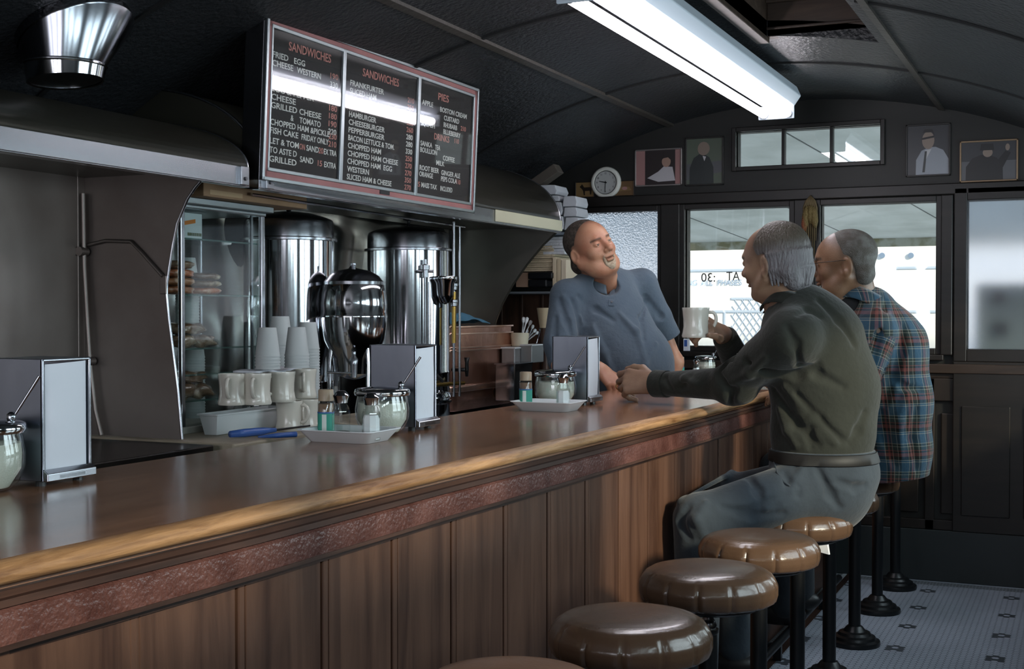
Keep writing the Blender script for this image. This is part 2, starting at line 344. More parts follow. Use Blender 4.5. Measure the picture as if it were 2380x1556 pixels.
# rear window frames, panes, mullions, posts and wainscot
def frame_bars(mb, x0, x1, z0, z1, t, y0, y1, m=0):
    mb.box(x0-t, y0, z0-t, x0, y1, z1+t, m); mb.box(x1, y0, z0-t, x1+t, y1, z1+t, m)
    mb.box(x0, y0, z0-t, x1, y1, z0, m); mb.box(x0, y0, z1, x1, y1, z1+t, m); return mb
frost = bpy.data.materials.new('pebbled_glass'); frost.use_nodes = True; n, l = frost.node_tree.nodes, frost.node_tree.links
p = n['Principled BSDF']; p.inputs['Transmission Weight'].default_value = 1.; p.inputs['Roughness'].default_value = .35; p.inputs['IOR'].default_value = 1.25
p.inputs['Base Color'].default_value = lin('b4c4d2'); tc = n.new('ShaderNodeTexCoord'); vo = n.new('ShaderNodeTexVoronoi'); vo.inputs['Scale'].default_value = 110
l.new(tc.outputs['Object'], vo.inputs[0]); bp = n.new('ShaderNodeBump'); bp.inputs['Strength'].default_value = .9; bp.inputs['Distance'].default_value = .004
l.new(vo.outputs[0], bp.inputs['Height']); l.new(bp.outputs[0], p.inputs['Normal'])
frost2 = frost.copy(); frost2.name = 'frosted_glass'; frost2.node_tree.nodes['Principled BSDF'].inputs['Roughness'].default_value = .22
for q in [q for q in frost2.node_tree.nodes if q.type == 'BUMP']: frost2.node_tree.nodes.remove(q)
for i, (a, b) in enumerate(W[:3]):
    o = st(frame_bars(MB(), a+.0, b-.0, ZS, ZT, .028, Y_B-.022, Y_B+.03).build('window_%d' % (i+1), w_darkx, bevel=.003))
    MB().box(a-.001, Y_B+.02, ZS-.001, b+.001, Y_B+.025, ZT+.001).build('pane', frost if i == 0 else glassm, o)
    MB().box(a-.04, Y_B-.05, ZS-.055, b+.04, Y_B+.0, ZS-.028).build('window_sill', w_darkx, o, bevel=.004)
x0, x1, z0, z1 = BH[4]
o = st(frame_bars(MB(), x0, x1, z0, z1, .022, Y_B-.02, Y_B+.03).build('window_4', w_darkx, bevel=.003))
MB().box(x0, Y_B+.02, z0, x1, Y_B+.024, z1).build('pane', glassm, o)
g = MB()
for q in (pt(1821, 340, Y=Y_B)[0], pt(1933, 335, Y=Y_B)[0]): g.box(q-.008, Y_B-.012, z0, q+.008, Y_B+.03, z1)
g.build('mullion', w_darkx, o, bevel=.002)
# door at the right with its blurred light
a, b = W[3]
d = MB(); frame_bars(d, a, b, ZS, ZT, .06, Y_B-.03, Y_B+.03); d.box(a-.06, Y_B-.034, .25, b+.06, Y_B+.0, ZS-.06); [d.box(a-.02+.28*k, Y_B-.042, .33, a+.2+.28*k, Y_B-.034, .86) for k in range(2)]
o = st(d.build('door_1', w_darkx, bevel=.004)); MB().box(a, Y_B+.0, ZS, b, Y_B+.005, ZT).build('pane', frost2, o)
# posts between the windows, head rail, chair rail
t = MB()
for xa, xb in ((-2.07, -1.965), (-1.365, -1.262), (-.655, -.60)): t.box(xa, Y_B-.035, ZS-.03, xb, Y_B, ZT+.03)
t.box(-2.62, Y_B-.03, ZT+.03, .2, Y_B, ZT+.085)
st(t.build('trim_2', w_darkx, bevel=.005))
st(MB().box(-2.0, Y_B-.04, 1.015, X_R, Y_B, 1.06).box(-2, Y_B-.02, .99, X_R, Y_B, 1.015).build('trim_3', wood('rail_wood', '2b211b', '18120f', .4, 'X', 1, .1), bevel=.004))
pn = MB()      # wainscot: stiles, rails and a raised middle in every field
xs = [-1.9+.235*k for k in range(10)]
for a, b in zip(xs[:-1], xs[1:]):
    pn.box(a, Y_B-.022, .25, a+.045, Y_B, .99); pn.box(a+.045+.03, Y_B-.014, .33, b-.03, Y_B, .82)
pn.box(xs[0], Y_B-.022, .88, xs[-1], Y_B, .99); pn.box(xs[0], Y_B-.022, .25, xs[-1], Y_B, .30)
st(pn.build('trim_4', w_dark, bevel=.004))
st(MB().box(-2.0, Y_B-.03, 0, X_R, Y_B, .25).build('baseboard_rear', mat('dark_baseboard', '23292b', .5), bevel=.004))
# customers' side windows: frames and clear panes (behind the camera they still light the room)
for i, (a, b, zs) in enumerate(RWIN):
    f = MB(); t = .03
    f.box(X_R-.01, a-t, zs-t, X_R+.06, a, 1.84+t); f.box(X_R-.01, b, zs-t, X_R+.06, b+t, 1.84+t); f.box(X_R-.01, a, zs-t, X_R+.06, b, zs); f.box(X_R-.01, a, 1.84, X_R+.06, b, 1.84+t)
    o = st(f.build('window_%d' % (i+5), w_darkx)); MB().box(X_R+.02, a, zs, X_R+.024, b, 1.84).build('pane', glassm, o)

# ------------------------------------------------------------------ outside the rear windows
ext = mat('weathered_awning', 'c8ced0', .8, var=('8c9290', 3, .4, .65)); extw = mat('white_van_paint', 'fbfbfd', .5); bl = mat('pale_blue_line', 'c6d6ec', .6)
asph = mat('asphalt', 'b5b8ba', .9, bump=(40, .3))
nn, ll = ext.node_tree.nodes, ext.node_tree.links; tl = nn.new('ShaderNodeBsdfTranslucent'); tl.inputs[0].default_value = lin('dfe4e6'); ms = nn.new('ShaderNodeMixShader'); ms.inputs[0].default_value = .55
ll.new(nn['Principled BSDF'].outputs[0], ms.inputs[1]); ll.new(tl.outputs[0], ms.inputs[2]); ll.new(ms.outputs[0], nn['Material Output'].inputs[0])
st(MB().box(-14, Y_B+.12, -.35, 10, 30, -.3).build('ground', asph))
a = MB().prism([(-4, 6.75, 2.48), (-4, 11.2, 1.93), (-4, 11.2, 1.97), (-4, 6.75, 2.52)], (8, 0, 0))
aw = tag(a.build('awning', ext), 'weathered pale awning sloping down outside the rear windows', 'awning')
MB().box(-4, 11.2, 1.86, 4, 11.24, 1.97).build('valance', mat('awning_edge', '8a8468', .8, var=('b9bab0', 8, .4, .6)), aw)
m = MB()
for q in range(9): x = -3.6+q*.9; m.prism([(x, 6.8, 2.463), (x+.008, 6.8, 2.463), (x+.9, 11.15, 1.925), (x+.892, 11.15, 1.925)], (0, 0, .004))
m.build('seam', mat('seam', '6f7576', .8), aw)
YT = 12.5
q = pt(2300, 800, Y=8.2); uc = thing('utility_box', 'dim grey box outside seen blurred through the frosted door pane', 'box', (q[0], 8.4, -.3))
MB().box(pt(2268, 660, Y=8.2)[0], 8.2, -.3, q[0]+.6, 8.6, pt(2268, 660, Y=8.2)[2]).build('cabinet_body', mat('grey_green_box', '5f6a68', .7), uc, bevel=.01)
for x, y in ((2322, 690), (2326, 765)): c_ = pt(x, y, Y=8.19); MB().box(c_[0]-.04, 8.18, c_[2]-.04, c_[0]+.04, 8.2, c_[2]+.04).build('latch', iron, uc)
v = thing('delivery_van', 'white box van with pale blue lettering parked outside the rear windows', 'van', (-.5, YT+1.2, -.3))
MB().box(-6, YT, .15, 5.5, YT+2.2, 2.6).build('box_body', extw, v, bevel=.04)
m = MB()
for z in (1.97, 1.72, 1.31, .86): m.box(-5.9, YT-.012, z-.012, 5.4, YT, z+.012)
for x in (-4.6, -3.3, -2.05, -1.0): m.box(x-.01, YT-.01, -.1+.3, x+.01, YT, 1.3)
m.build('panel_line', bl, v, bevel=.003)
m = MB(); q = pt(1700, 697, Y=YT); q2 = pt(1835, 800, Y=YT)
for k in range(26):
    s = k*.07; w_, h_ = 1.0, .62
    for sg in (1, -1):
        pts = []
        for tt in np.linspace(0, 1, 30):
            zz = tt*h_; xx = s+sg*(zz*.7)-.3
            if 0 <= xx <= w_: pts.append((q[0]+xx, YT-.006, q[2]-h_+zz))
        if len(pts) > 1: m.tube([pts[0], pts[-1]], .004, 4)
m.box(q[0], YT-.01, q[2], q[0]+1, YT, q[2]+.02); m.build('mesh_grille', bl, v)
m = MB(); q = pt(1597, 664, Y=YT-.01); q2 = pt(1724, 664, Y=YT-.01)
m.text('NG  ALL  PHASES', q, (1, 0, 0), (0, 0, 1), .055, width=q2[0]-q[0], off=.0); m.build('lettering', mat('pale_blue_letter', '9fb6d6', .6), v)
ml_ = mat('lamp_lens', '8ba0bd', .4)
for x, y in ((2050, 594), (2117, 594)): c_ = pt(x, y, Y=YT-.02); MB().cyl(c_, c_+np.array([0, .03, 0]), .026, n=16).build('marker_lamp', ml_, v)
for x in (-4.2, 3.6):
    MB().cyl((x, YT+.05, .1), (x, YT+.3, .1), .4, n=32).build('wheel', rubber, v)
# lettering on the glass of the middle window, read from the street
mb = MB(); q = pt(1718, 652, Y=Y_B+.015)
mb.text('AT', pt(1719, 652, Y=Y_B+.015), (-1, 0, 0), (0, 0, 1), .046, xs=.85); mb.text(':30', pt(1662, 655, Y=Y_B+.015), (-1, 0, 0), (0, 0, 1), .046, xs=1.0)
tag(mb.build('glass_lettering', mat('dark_letter', '3f4244', .6)), 'dark reversed AT :30 lettering on the middle rear window', 'lettering')
# ------------------------------------------------------------------ counter (its long edges bow slightly)
def bow(v):
    y = v[1]; return (v[0] + float(np.interp(y, [0, 1.2, 1.7, 2.4, 2.65, 4.15, 4.9, 6.3], [-.07, -.048, -.018, 0, .013, .060, .065, .07])), v[1], v[2])
def run(mb, poly, y0=-1.1, y1=6.2, n=60, m=0):     # sweep an x-z profile along the room, bowed
    ys = np.linspace(y0, y1, n); k = len(poly); vs = [(p[0], y, p[1]) for y in ys for p in poly]
    fs = [(j*k+i, j*k+(i+1) % k, (j+1)*k+(i+1) % k, (j+1)*k+i) for j in range(n-1) for i in range(k)] + [tuple(range(k)), tuple((n-1)*k+i for i in range(k))[::-1]]
    return mb.add(vs, fs, m)
ctr = tag(run(MB(), [(-1.82, .962), (-1.225, .962), (-1.225, .9995), (-1.815, 1.0), (-1.82, .995)]).bend(bow).build('lunch_counter', w_top, smooth=30),
          'long polished brown wooden lunch counter with a worn pale front edge', 'counter')
arc = [(-1.2195+.0245*math.cos(t)*1.0, .9845+.0155*math.sin(t)) for t in np.linspace(-1.45, 1.5, 10)]
run(MB(), [(-1.228, .969)]+arc+[(-1.228, 1.0002)]).bend(bow).build('front_edge', w_edge, ctr, smooth=50)
run(run(MB(), [(-1.26, .940), (-1.213, .940), (-1.213, .950), (-1.207, .955), (-1.213, .962), (-1.26, .962)]), [(-1.26, .93), (-1.222, .93), (-1.222, .94), (-1.26, .94)]).bend(bow).build('moulding', w_trim, ctr, smooth=30)
run(MB(), [(-1.26, .888), (-1.211, .888), (-1.2095, .893), (-1.211, .934), (-1.216, .938), (-1.26, .938)]).bend(bow).build('apron', w_red, ctr, smooth=30)
run(MB(), [(-1.2115, .886), (-1.206, .886), (-1.206, .8925), (-1.2115, .8925)]).bend(bow).build('apron_bead', w_trim, ctr)
bd = MB(); k0 = 1.466-.243*11
for k in range(1, 31):
    y = k0+.243*k
    bd.box(-1.26, y+.004, .02, -1.24, y+.020, .89); bd.box(-1.26, y+.023, .02, -1.2405, y+.239, .89)
bd.box(-1.27, -1.1, 0, -1.252, 6.2, .89)
bd.bend(bow).build('bead_board_front', w_bead, ctr, bevel=.0022)
run(run(MB(), [(-1.26, 0), (-1.215, 0), (-1.215, .15), (-1.225, .165), (-1.26, .17)]), [(-1.26, .872), (-1.232, .872), (-1.232, .888), (-1.26, .888)]).bend(bow).build('base_board', w_trim, ctr)
run(MB(), [(-1.75, 0), (-1.73, 0), (-1.73, .96), (-1.75, .96)]).bend(bow).build('back_panel', w_dark, ctr)
vt = MB()      # cast iron floor vent let into the bead board
vy = pt(1302, 1450, X=-1.222)[1]
for q in range(16): vt.box(-1.236, vy-.035, .22+q*.028, -1.226, vy+.0, .232+q*.028)
vt.box(-1.24, vy-.042, .2, -1.236, vy+.006, .68)
tag(vt.build('wall_vent', iron), 'narrow black louvred vent on the counter front behind the stools', 'vent')

# ------------------------------------------------------------------ stools
def make_stool():
    r = thing('counter_stool', '', 'stool', (0, 0, 0), 'round leather stools along the counter')
    R = .1675
    def cushion(u, v):
        a = 2*PI*u; npl = 13; ph = (u*npl) % 1.
        pr = [(0, .698), (.05, .6975), (.09, .696), (.12, .693), (.14, .688), (.153, .680), (.161, .669), (R, .655), (R, .635), (.163, .620), (.152, .613), (.10, .613), (0, .613)]
        s = v*(len(pr)-1); i = min(int(s), len(pr)-2); f = s-i; rr = pr[i][0]*(1-f)+pr[i+1][0]*f; z = pr[i][1]*(1-f)+pr[i+1][1]*f
        side = max(0., min(1., (.690-z)/.02))*(1 if rr > .1 else 0)
        rr *= 1 - side*(.034*math.exp(-((ph-.5)/.055)**2)) + side*.008*math.sin(PI*min(ph, 1))
        return (rr*math.cos(a), rr*math.sin(a), z)
    MB().grid(cushion, 170, 37, closed_u=True).build('seat', leather, r, smooth=60)
    MB().lathe([(.0, .598), (.12, .598), (.135, .606), (.135, .615), (0, .615)], n=40).build('seat_plate', iron, r, smooth=40)
    MB().lathe([(.0, .03), (.0235, .03), (.0235, .50), (.022, .53), (.026, .535), (.026, .543), (0, .543)], n=28).build('pole', iron, r, smooth=40)
    MB().lathe([(.0, .54), (.018, .54), (.022, .552), (.017, .562), (.012, .572), (.016, .588), (.026, .6), (0, .6)], n=28).build('collar', chrome_dk, r, smooth=50)
    MB().lathe([(0, 0), (.098, 0), (.1, .008), (.098, .018), (.084, .024), (.08, .034), (.066, .040), (.06, .05), (.044, .054), (.034, .068), (.028, .074), (0, .074)], n=40).build('base', iron, r, smooth=35)
    return r
ys = [2.0, 2.494, 3.04, 3.54, 4.05, 4.60, 5.16, 5.76, 6.29]
SX = [-.90, -.855, -.842, -.835, -.832, -.832, -.835, -.835, -.83]
lab = ['tan leather round stool cut off at the bottom of the photo, nearest the camera', 'brown round stool with lit front rim, in front of the counter vent',
       'dark brown round stool with bright streak across its seat, second fully visible', 'brown round stool just in front of the grey trousered man',
       'brown round stool the man in the dark green shirt sits on', 'brown stool whose lit corner shows just behind the seated man in green',
       'round stool under the man in the plaid shirt', 'round stool beyond the plaid man, second from the rear wall', 'round stool farthest away, its base against the rear wall']
s0 = make_stool(); st0 = []
for i, y in enumerate(ys):
    o = s0 if i == 0 else copy_tree(s0); o.location = (SX[i], y, 0); o.rotation_euler = (0, 0, .37*i); o['label'] = lab[i]; st0.append(o)
for ch in s0.children:
    if ch.name == 'seat': ch.data = ch.data.copy(); ch.data.materials[0] = leathert

# ------------------------------------------------------------------ fluorescent fixture
fx = thing('ceiling_lamp', 'long twin tube fluorescent fixture lit under the barrel ceiling', 'lamp', (-1.3, 4.7, 2.25))
tubem = mat('lit_tube', 'ffffff', .4, emit=('fff6fb', 17.)); whitem = mat('white_enamel', 'c9d3de', .35)
Y0, Y1 = 3.42, 5.90
h = MB(); h.add([(x, y, z) for y in (Y0, Y1) for x, z in ((-1.375, 2.257), (-1.235, 2.257), (-1.205, 2.30), (-1.225, 2.345), (-1.385, 2.345), (-1.405, 2.30))],
      [(0, 1, 2, 3, 4, 5), (11, 10, 9, 8, 7, 6)]+[(i, (i+1) % 6, (i+1) % 6+6, i+6) for i in range(6)])
h.build('housing', whitem, fx, bevel=.004)
for x in (-1.37, -1.262):
    tb = MB().cyl((x, Y0+.03, 2.222), (x, Y1-.03, 2.222), .0185, n=24).build('lamp_tube', tubem, fx, smooth=60)
    for y in (Y0+.01, Y1-.03): MB().cyl((x, y, 2.222), (x, y+.022, 2.222), .019, n=20).build('tube_cap', chrome_dk, tb, smooth=40)
h = MB()
for y in (Y0+.0, Y1-.012): h.box(-1.40, y, 2.20, -1.235, y+.012, 2.26)
h.build('socket_plate', whitem, fx, bevel=.003)
for y in (3.7, 5.7): MB().cyl((-1.3, y, 2.33), (-1.3, y, 2.39), .012, n=12).build('hanger', chrome_dk, fx)

# ------------------------------------------------------------------ ceiling spot, chrome vent cone
th_ = math.radians(25.6); c1 = pt(178, 82, X=-2.56); c0 = pt(152, 150, X=-2.545)
def cring_(c, r, tilt, n=64): u = np.array([math.cos(tilt), 0, math.sin(tilt)]); return [c+u*r*math.cos(2*PI*k/n)+np.array([0, 1., 0])*r*math.sin(2*PI*k/n) for k in range(n)]
vc = thing('vent_cone', 'flared chrome vent cone on the dark ceiling above the grill', 'vent', tuple(c0-[0, 0, .045]))
up1 = np.array([-math.sin(th_), 0, math.cos(th_)])
MB().loft([cring_(c1+up1*.05, .160, th_), cring_(c1, .163, th_), cring_(c1-up1*.004, .160, th_), cring_(c0*.97+c1*.03+[0, 0, 0], .108, .01), cring_(c0, .105, 0)]).build('flared_shade', mat('smoked_chrome', '85878d', .17, 1.), vc, smooth=35)
MB().loft([cring_(c0+[0, 0, .003], .107, 0), cring_(c0, .111, 0), cring_(c0-[0, 0, .004], .111, 0), cring_(c0-[0, 0, .007], .107, 0), cring_(c0-[0, 0, .046], .101, .10), cring_(c0-[0, 0, .044], .097, .10)]).build('lower_ring', chrome, vc, smooth=35)
MB().loft([cring_(c0-[0, 0, .042], .097, .10), cring_(c0-[0, 0, .043], .03, .10)], cap1=True).build('lens', chrome_dk, vc)
q = pt(1830, 210, Z=2.375); tag(MB().lathe([(.0, 0), (.05, .0), (.05, .012), (0, .012)], (q[0], q[1], zv(q[0])-.012), 24).build('vent_plug', ceilj, smooth=40), 'small dark round cap on the ceiling by the lamp end', 'vent cap')

# ------------------------------------------------------------------ hoods over the back bar
def hood(name, label, y0, y1, xl=-2.35, zl=1.745, hh=.285):
    r = thing(name, label, 'hood', (xl, (y0+y1)/2, zl))
    def sec(t): a = t*PI/2; return (-2.86+(xl+2.86)*math.cos(a), zl+.01+hh*math.sin(a))
    n = 22; m = MB(); P = [sec(i/(n-1.)) for i in range(n)]
    vs = [(p[0], y, p[1]) for y in (y0, y1) for p in P]; m.add(vs, [(i, i+1, i+1+n, i+n) for i in range(n-1)])
    m.build('canopy', hoodm, r, smooth=60, solid=.004)
    for y in (y0, y1):
        m = MB(); m.add([(p[0], y, p[1]) for p in P]+[(-2.95, y, zl+hh+.005), (-2.95, y, zl-.02), (xl, y, zl-.02)], [tuple(range(n+3))]); m.build('end_panel', hoodm, r, solid=.004)
        MB().tube([(p[0], y, p[1]) for p in P], .005, 8).build('edge_bead', lipsteel, r, smooth=60)
    m = MB(); m.box(xl, y0-.005, zl-.045, xl+.004, y1+.005, zl+.012); m.box(xl-.03, y0-.005, zl-.049, xl+.004, y1+.005, zl-.045); m.build('lip', lipsteel, r, bevel=.0015)
    m = MB(); m.box(-2.9, y0, zl-.02, xl, y1, zl-.016); m.build('underside', hoodm, r)
    return r
hy = pt(575, 400, X=-2.35)[1]
h1_ = hood('grill_hood', 'curved steel exhaust hood over the grill with a bright lip', .2, hy, hh=.165)
hy2 = pt(1302, 525, X=-2.35)[1]
h2 = hood('back_bar_hood', 'dark curved hood over the coffee urns behind the menu board', hy+.06, hy2)
m = MB(); yb = pt(1150, 505, X=-2.345)[1]; m.box(-2.346, yb, 1.705, -2.338, hy2, 1.757); m.build('lip_plate', mat('pale_trim', 'b6b49c', .35), h2, bevel=.003)
for hh_, y in ((h1_, hy-.03), (h2, hy+.1)):
    bk_ = MB().box(-2.349, y-.02, 1.70, -2.335, y+.02, 1.757).build('bracket', lipsteel, hh_, bevel=.002); MB().cyl((-2.335, y, 1.72), (-2.331, y, 1.72), .006, n=12).build('bolt', chrome_dk, bk_)
m = MB(); m.tube([pt(585, 452, X=-2.5), pt(1080, 528, X=-2.5)], .005, 8); m.build('rail', lipsteel, h2)

# ------------------------------------------------------------------ menu board
BX, BXT = -2.335, -2.312
YA, YZ, ZA, ZZ = 3.298, 4.795, 1.724, 2.236
KB, LB = .025, .045; BP0 = np.array([BX, YA, ZA]); BN = np.array([1, -KB, -LB])/math.sqrt(1+KB*KB+LB*LB)
def bp(u, v, d=0.):    # board coordinates: u along the board (m), v up (m), d out of the face
    f = v/(ZZ-ZA); q = np.array([BX+(BXT-BX)*f, YA+u, ZA+v])-CAM      # the board stands slightly turned and leaning on the hood lip
    return CAM + q*(((BP0-CAM)@BN)/(q@BN)) + BN*d
UL, VL = YZ-YA, ZZ-ZA; un = np.array([LB, 0, 1.]); un /= np.linalg.norm(un)
mbd = thing('menu_board', 'framed letter board menu listing sandwiches, pies and drinks above the urns', 'menu board', tuple(bp(UL/2, 0, -.03)))
def bbox(mb, u0, v0, u1, v1, d0, d1, m=0):
    P = [bp(u, v, d) for d in (d0, d1) for v in (v0, v1) for u in (u0, u1)]
    return mb.add(P, [(0, 2, 3, 1), (4, 5, 7, 6), (0, 1, 5, 4), (2, 6, 7, 3), (0, 4, 6, 2), (1, 3, 7, 5)], m)
alu = mat('aluminium', '9ba3a6', .35, 1., bump=(60, .05)); pink = mat('dusty_red_trim', '8b5a58', .6, var=('76494a', 6, .4, .7))
m = MB(); bbox(m, 0, 0, UL, VL, -.075, -.004); m.build('case', chrome_dk, mbd, bevel=.002)
m = MB(); t = .012
for q in ((0, 0, UL, t), (0, VL-t, UL, VL), (0, 0, t, VL), (UL-t, 0, UL, VL)): bbox(m, *q, -.004, .010)
m.build('outer_frame', alu, mbd, bevel=.002)
m = MB(); a, b = .012, .036
for q in ((a, a, UL-a, b), (a, VL-b, UL-a, VL-a), (a, a, b-.006, VL-a), (UL-b+.006, a, UL-a, VL-a)): bbox(m, *q, -.004, .004)
m.build('red_border', pink, mbd)
m = MB(); bbox(m, .03, .034, UL-.03, VL-.034, -.004, -.003)
felt = mat('grooved_felt', '2c2a2a', .85, bump=(3, .02)); nn, ll = felt.node_tree.nodes, felt.node_tree.links
tc = nn.new('ShaderNodeTexCoord'); sp = nn.new('ShaderNodeSeparateXYZ'); ll.new(tc.outputs['Object'], sp.inputs[0])
mm_ = nn.new('ShaderNodeMath'); mm_.operation = 'MODULO'; mm_.inputs[1].default_value = .0045; ll.new(sp.outputs[2], mm_.inputs[0])
gt = nn.new('ShaderNodeMath'); gt.operation = 'GREATER_THAN'; gt.inputs[1].default_value = .0030; ll.new(mm_.outputs[0], gt.inputs[0])
ll.new(mix_node(nn, ll, gt.outputs[0], '322f2e', '1b1a1b'), nn['Principled BSDF'].inputs['Base Color'])
m.build('letter_panel', felt, mbd)
U1, U2 = 3.752-YA, 4.287-YA
m = MB(); i0, i1 = .030, .038
for q in ((i0, i0, UL-i0, i1+.004), (i0, VL-i1-.002, UL-i0, VL-i0+.002), (i0, i0, i1, VL-i0), (UL-i1-.002, i0, UL-i0, VL-i0)): bbox(m, *q, -.003, .007)
for u in (U1, U2): bbox(m, u-.010, i0, u+.010, VL-i0, -.003, .008)
m.build('door_frame', alu, mbd, bevel=.002)
for a_, b_ in ((i1, U1-.01), (U1+.01, U2-.01), (U2+.01, UL-i1)):
    m = MB(); bbox(m, a_, i1, b_, VL-i1, .0035, .0045); m.build('glass', glass_mat('menu_glass', 'ffffff', .0, .03) if a_ == i1 else bpy.data.materials['menu_glass'], mbd)
wl, rl = mat('white_letter', 'c7c9c4', .6), mat('red_letter', 'b0756b', .6)
m = MB(); UY, UZ = np.array([KB, 1., 0]), un
def L(u, z, s, c=0, h=.0185, x1=None, al='LEFT', xs=.62):
    if x1 is not None: m.text(s, bp(u, z-ZA, -.0028), UY, UZ, h, c, width=x1-u, off=.012)
    else: m.text(s, bp(u, z-ZA, -.0028), UY, UZ, h, c, xs=xs, align=al, off=.012)
def zr(r): return 2.109-.0261*r
P1, P2, P3 = 3.345-YA, 3.805-YA, 4.325-YA
def priced(u1, z, s, h=.0185):                # last digit set in white, the rest mixed red and white like the board
    m.text(s, bp(u1, z-ZA, -.0028), UY, UZ, h, 1 if s[0] in '1235' and s not in ('220', '330', '280') else 0, width=.047, align='RIGHT', off=.012)
L(3.431-YA, 2.146, 'SANDWICHES', 1, .027, x1=3.669-YA)
L(P1, zr(0), 'FRIED', x1=P1+.082); L(P1+.118, zr(0), 'EGG', x1=P1+.178)
L(P1, zr(1), 'CHEESE', x1=P1+.11); L(P1+.135, zr(1), 'WESTERN', x1=P1+.27)
L(P1, zr(4), 'EGG & PEPPER', x1=P1+.23); L(P1, zr(5), 'CHEESE', x1=P1+.13); L(P1, zr(6), 'GRILLED CHEESE', x1=P1+.275)
L(P1+.11, zr(7), '&', x1=P1+.125); L(P1+.16, zr(7), 'TOMATO', x1=P1+.28)
L(P1, zr(8), 'CHOPPED HAM &PICKLE', x1=P1+.328); L(P1, zr(9), 'FISH CAKE', x1=P1+.15); L(P1+.175, zr(9), 'FRIDAY ONLY', x1=P1+.33)
L(P1, zr(10)-.006, 'LET & TOM', x1=P1+.155); L(P1+.165, zr(10)-.006, 'ON', 1, x1=P1+.195); L(P1+.205, zr(10)-.006, 'SAND', x1=P1+.275); L(P1+.277, zr(10)-.006, '20', 1, x1=P1+.305); L(P1+.31, zr(10)-.006, 'EX TRA', x1=P1+.385)
L(P1, zr(11)-.008, 'TO ASTE D', x1=P1+.145); L(P1, zr(12)-.010, 'GRILLED', x1=P1+.145); L(P1+.17, zr(12)+.006, 'SAND', x1=P1+.245); L(P1+.275, zr(12)+.004, '15', 1, x1=P1+.30); L(P1+.315, zr(12)+.004, 'EXTRA', x1=P1+.385)
for r, s in ((.5, '190'), (1.6, '330'), (4.6, '180'), (5.6, '180'), (6.6, '190'), (7.6, '220'), (8.6, '230'), (9.6, '210')):
    if r > 8: priced(P1+.385, zr(r)+.013, s)
    else: priced(P1+.382, zr(r)+.002, s)
L(3.885-YA, 2.140, 'SANDWICHES', 1, .027, x1=4.13-YA)
rows2 = ['FRANKFURTER', 'SLICED HAM', None, 'HAM LETTUCE & TOM', 'HAMBURGER', 'CHEESEBURGER', 'PEPPERBURGER', 'BACON LETTUCE & TOM.', 'CHOPPED HAM', 'CHOPPED HAM CHEESE', 'CHOPPED HAM  EGG', 'WESTERN', 'SLICED HAM & CHEESE']
wid2 = [.22, .17, 0, .27, .175, .235, .235, .305, .215, .335, .295, .14, .295]
zz2 = lambda r: 2.095-.0268*r
for r, (s, w2) in enumerate(zip(rows2, wid2)):
    if s: L(P2, zz2(r), s, x1=P2+w2)
for r, s in ((.3, '210'), (1.3, '250'), (3.4, '250'), (4.4, '260'), (5.4, '280'), (6.4, '280'), (7.4, '330'), (8.4, '250'), (9.4, '270'), (10.4, '270'), (11.4, '350'), (12.4, '270')):
    priced(4.262-YA, zz2(r)+.010, s)
L(4.455-YA, 2.142, 'PIES', 1, .027, x1=4.54-YA)
zz3 = lambda r: 2.101-.0262*r
L(P3, zz3(0)+.004, 'APPLE', x1=P3+.085); L(P3+.15, zz3(0)-.002, 'BOSTON CREAM', x1=P3+.37); L(P3+.185, zz3(1)-.004, 'CUSTARD', x1=P3+.31); L(P3+.185, zz3(2)-.005, 'RHUBARB', x1=P3+.295)
L(P3+.335, zz3(2), '210', 1, x1=P3+.378); L(P3, zz3(3)+.004, 'SQUASH', x1=P3+.105); L(P3+.185, zz3(3)-.006, 'BLUEBERRY', x1=P3+.325)
L(P3+.11, zz3(4)-.010, 'DRINKS', 1, .024, x1=P3+.23); L(P3+.285, zz3(4)-.004, '110', 1, x1=P3+.32)
L(P3, zz3(6)+.006, 'SANKA', x1=P3+.09); L(P3+.12, zz3(6)+.004, 'TEA', x1=P3+.16); L(P3, zz3(7)+.008, 'BOULLION', x1=P3+.13); L(P3+.19, zz3(7)-.004, 'COFFEE', x1=P3+.285)
L(P3+.135, zz3(8)-.002, 'MILK', x1=P3+.20)
L(P3, zz3(9)-.008, 'ROOT BEER', x1=P3+.15); L(P3+.18, zz3(9)-.010, 'GINGER ALE', x1=P3+.335); L(P3, zz3(10)-.006, 'ORANGE', x1=P3+.105); L(P3+.18, zz3(10)-.008, 'PEPS COLA', x1=P3+.31); L(P3+.315, zz3(10)-.008, '110', 1, x1=P3+.348)
L(P3-.008, zz3(12)+.006, '5', 1, x1=P3+.008); L(P3+.02, zz3(12)+.006, 'MASS TAX', x1=P3+.14); L(P3+.178, zz3(12)+.006, 'INCLUDED', x1=P3+.275)
m.build('lettering', [wl, rl], mbd)
m = MB(); bbox(m, 4.02-YA, .016, 4.09-YA, .030, .004, .006); m.build('maker_plate', iron, mbd)
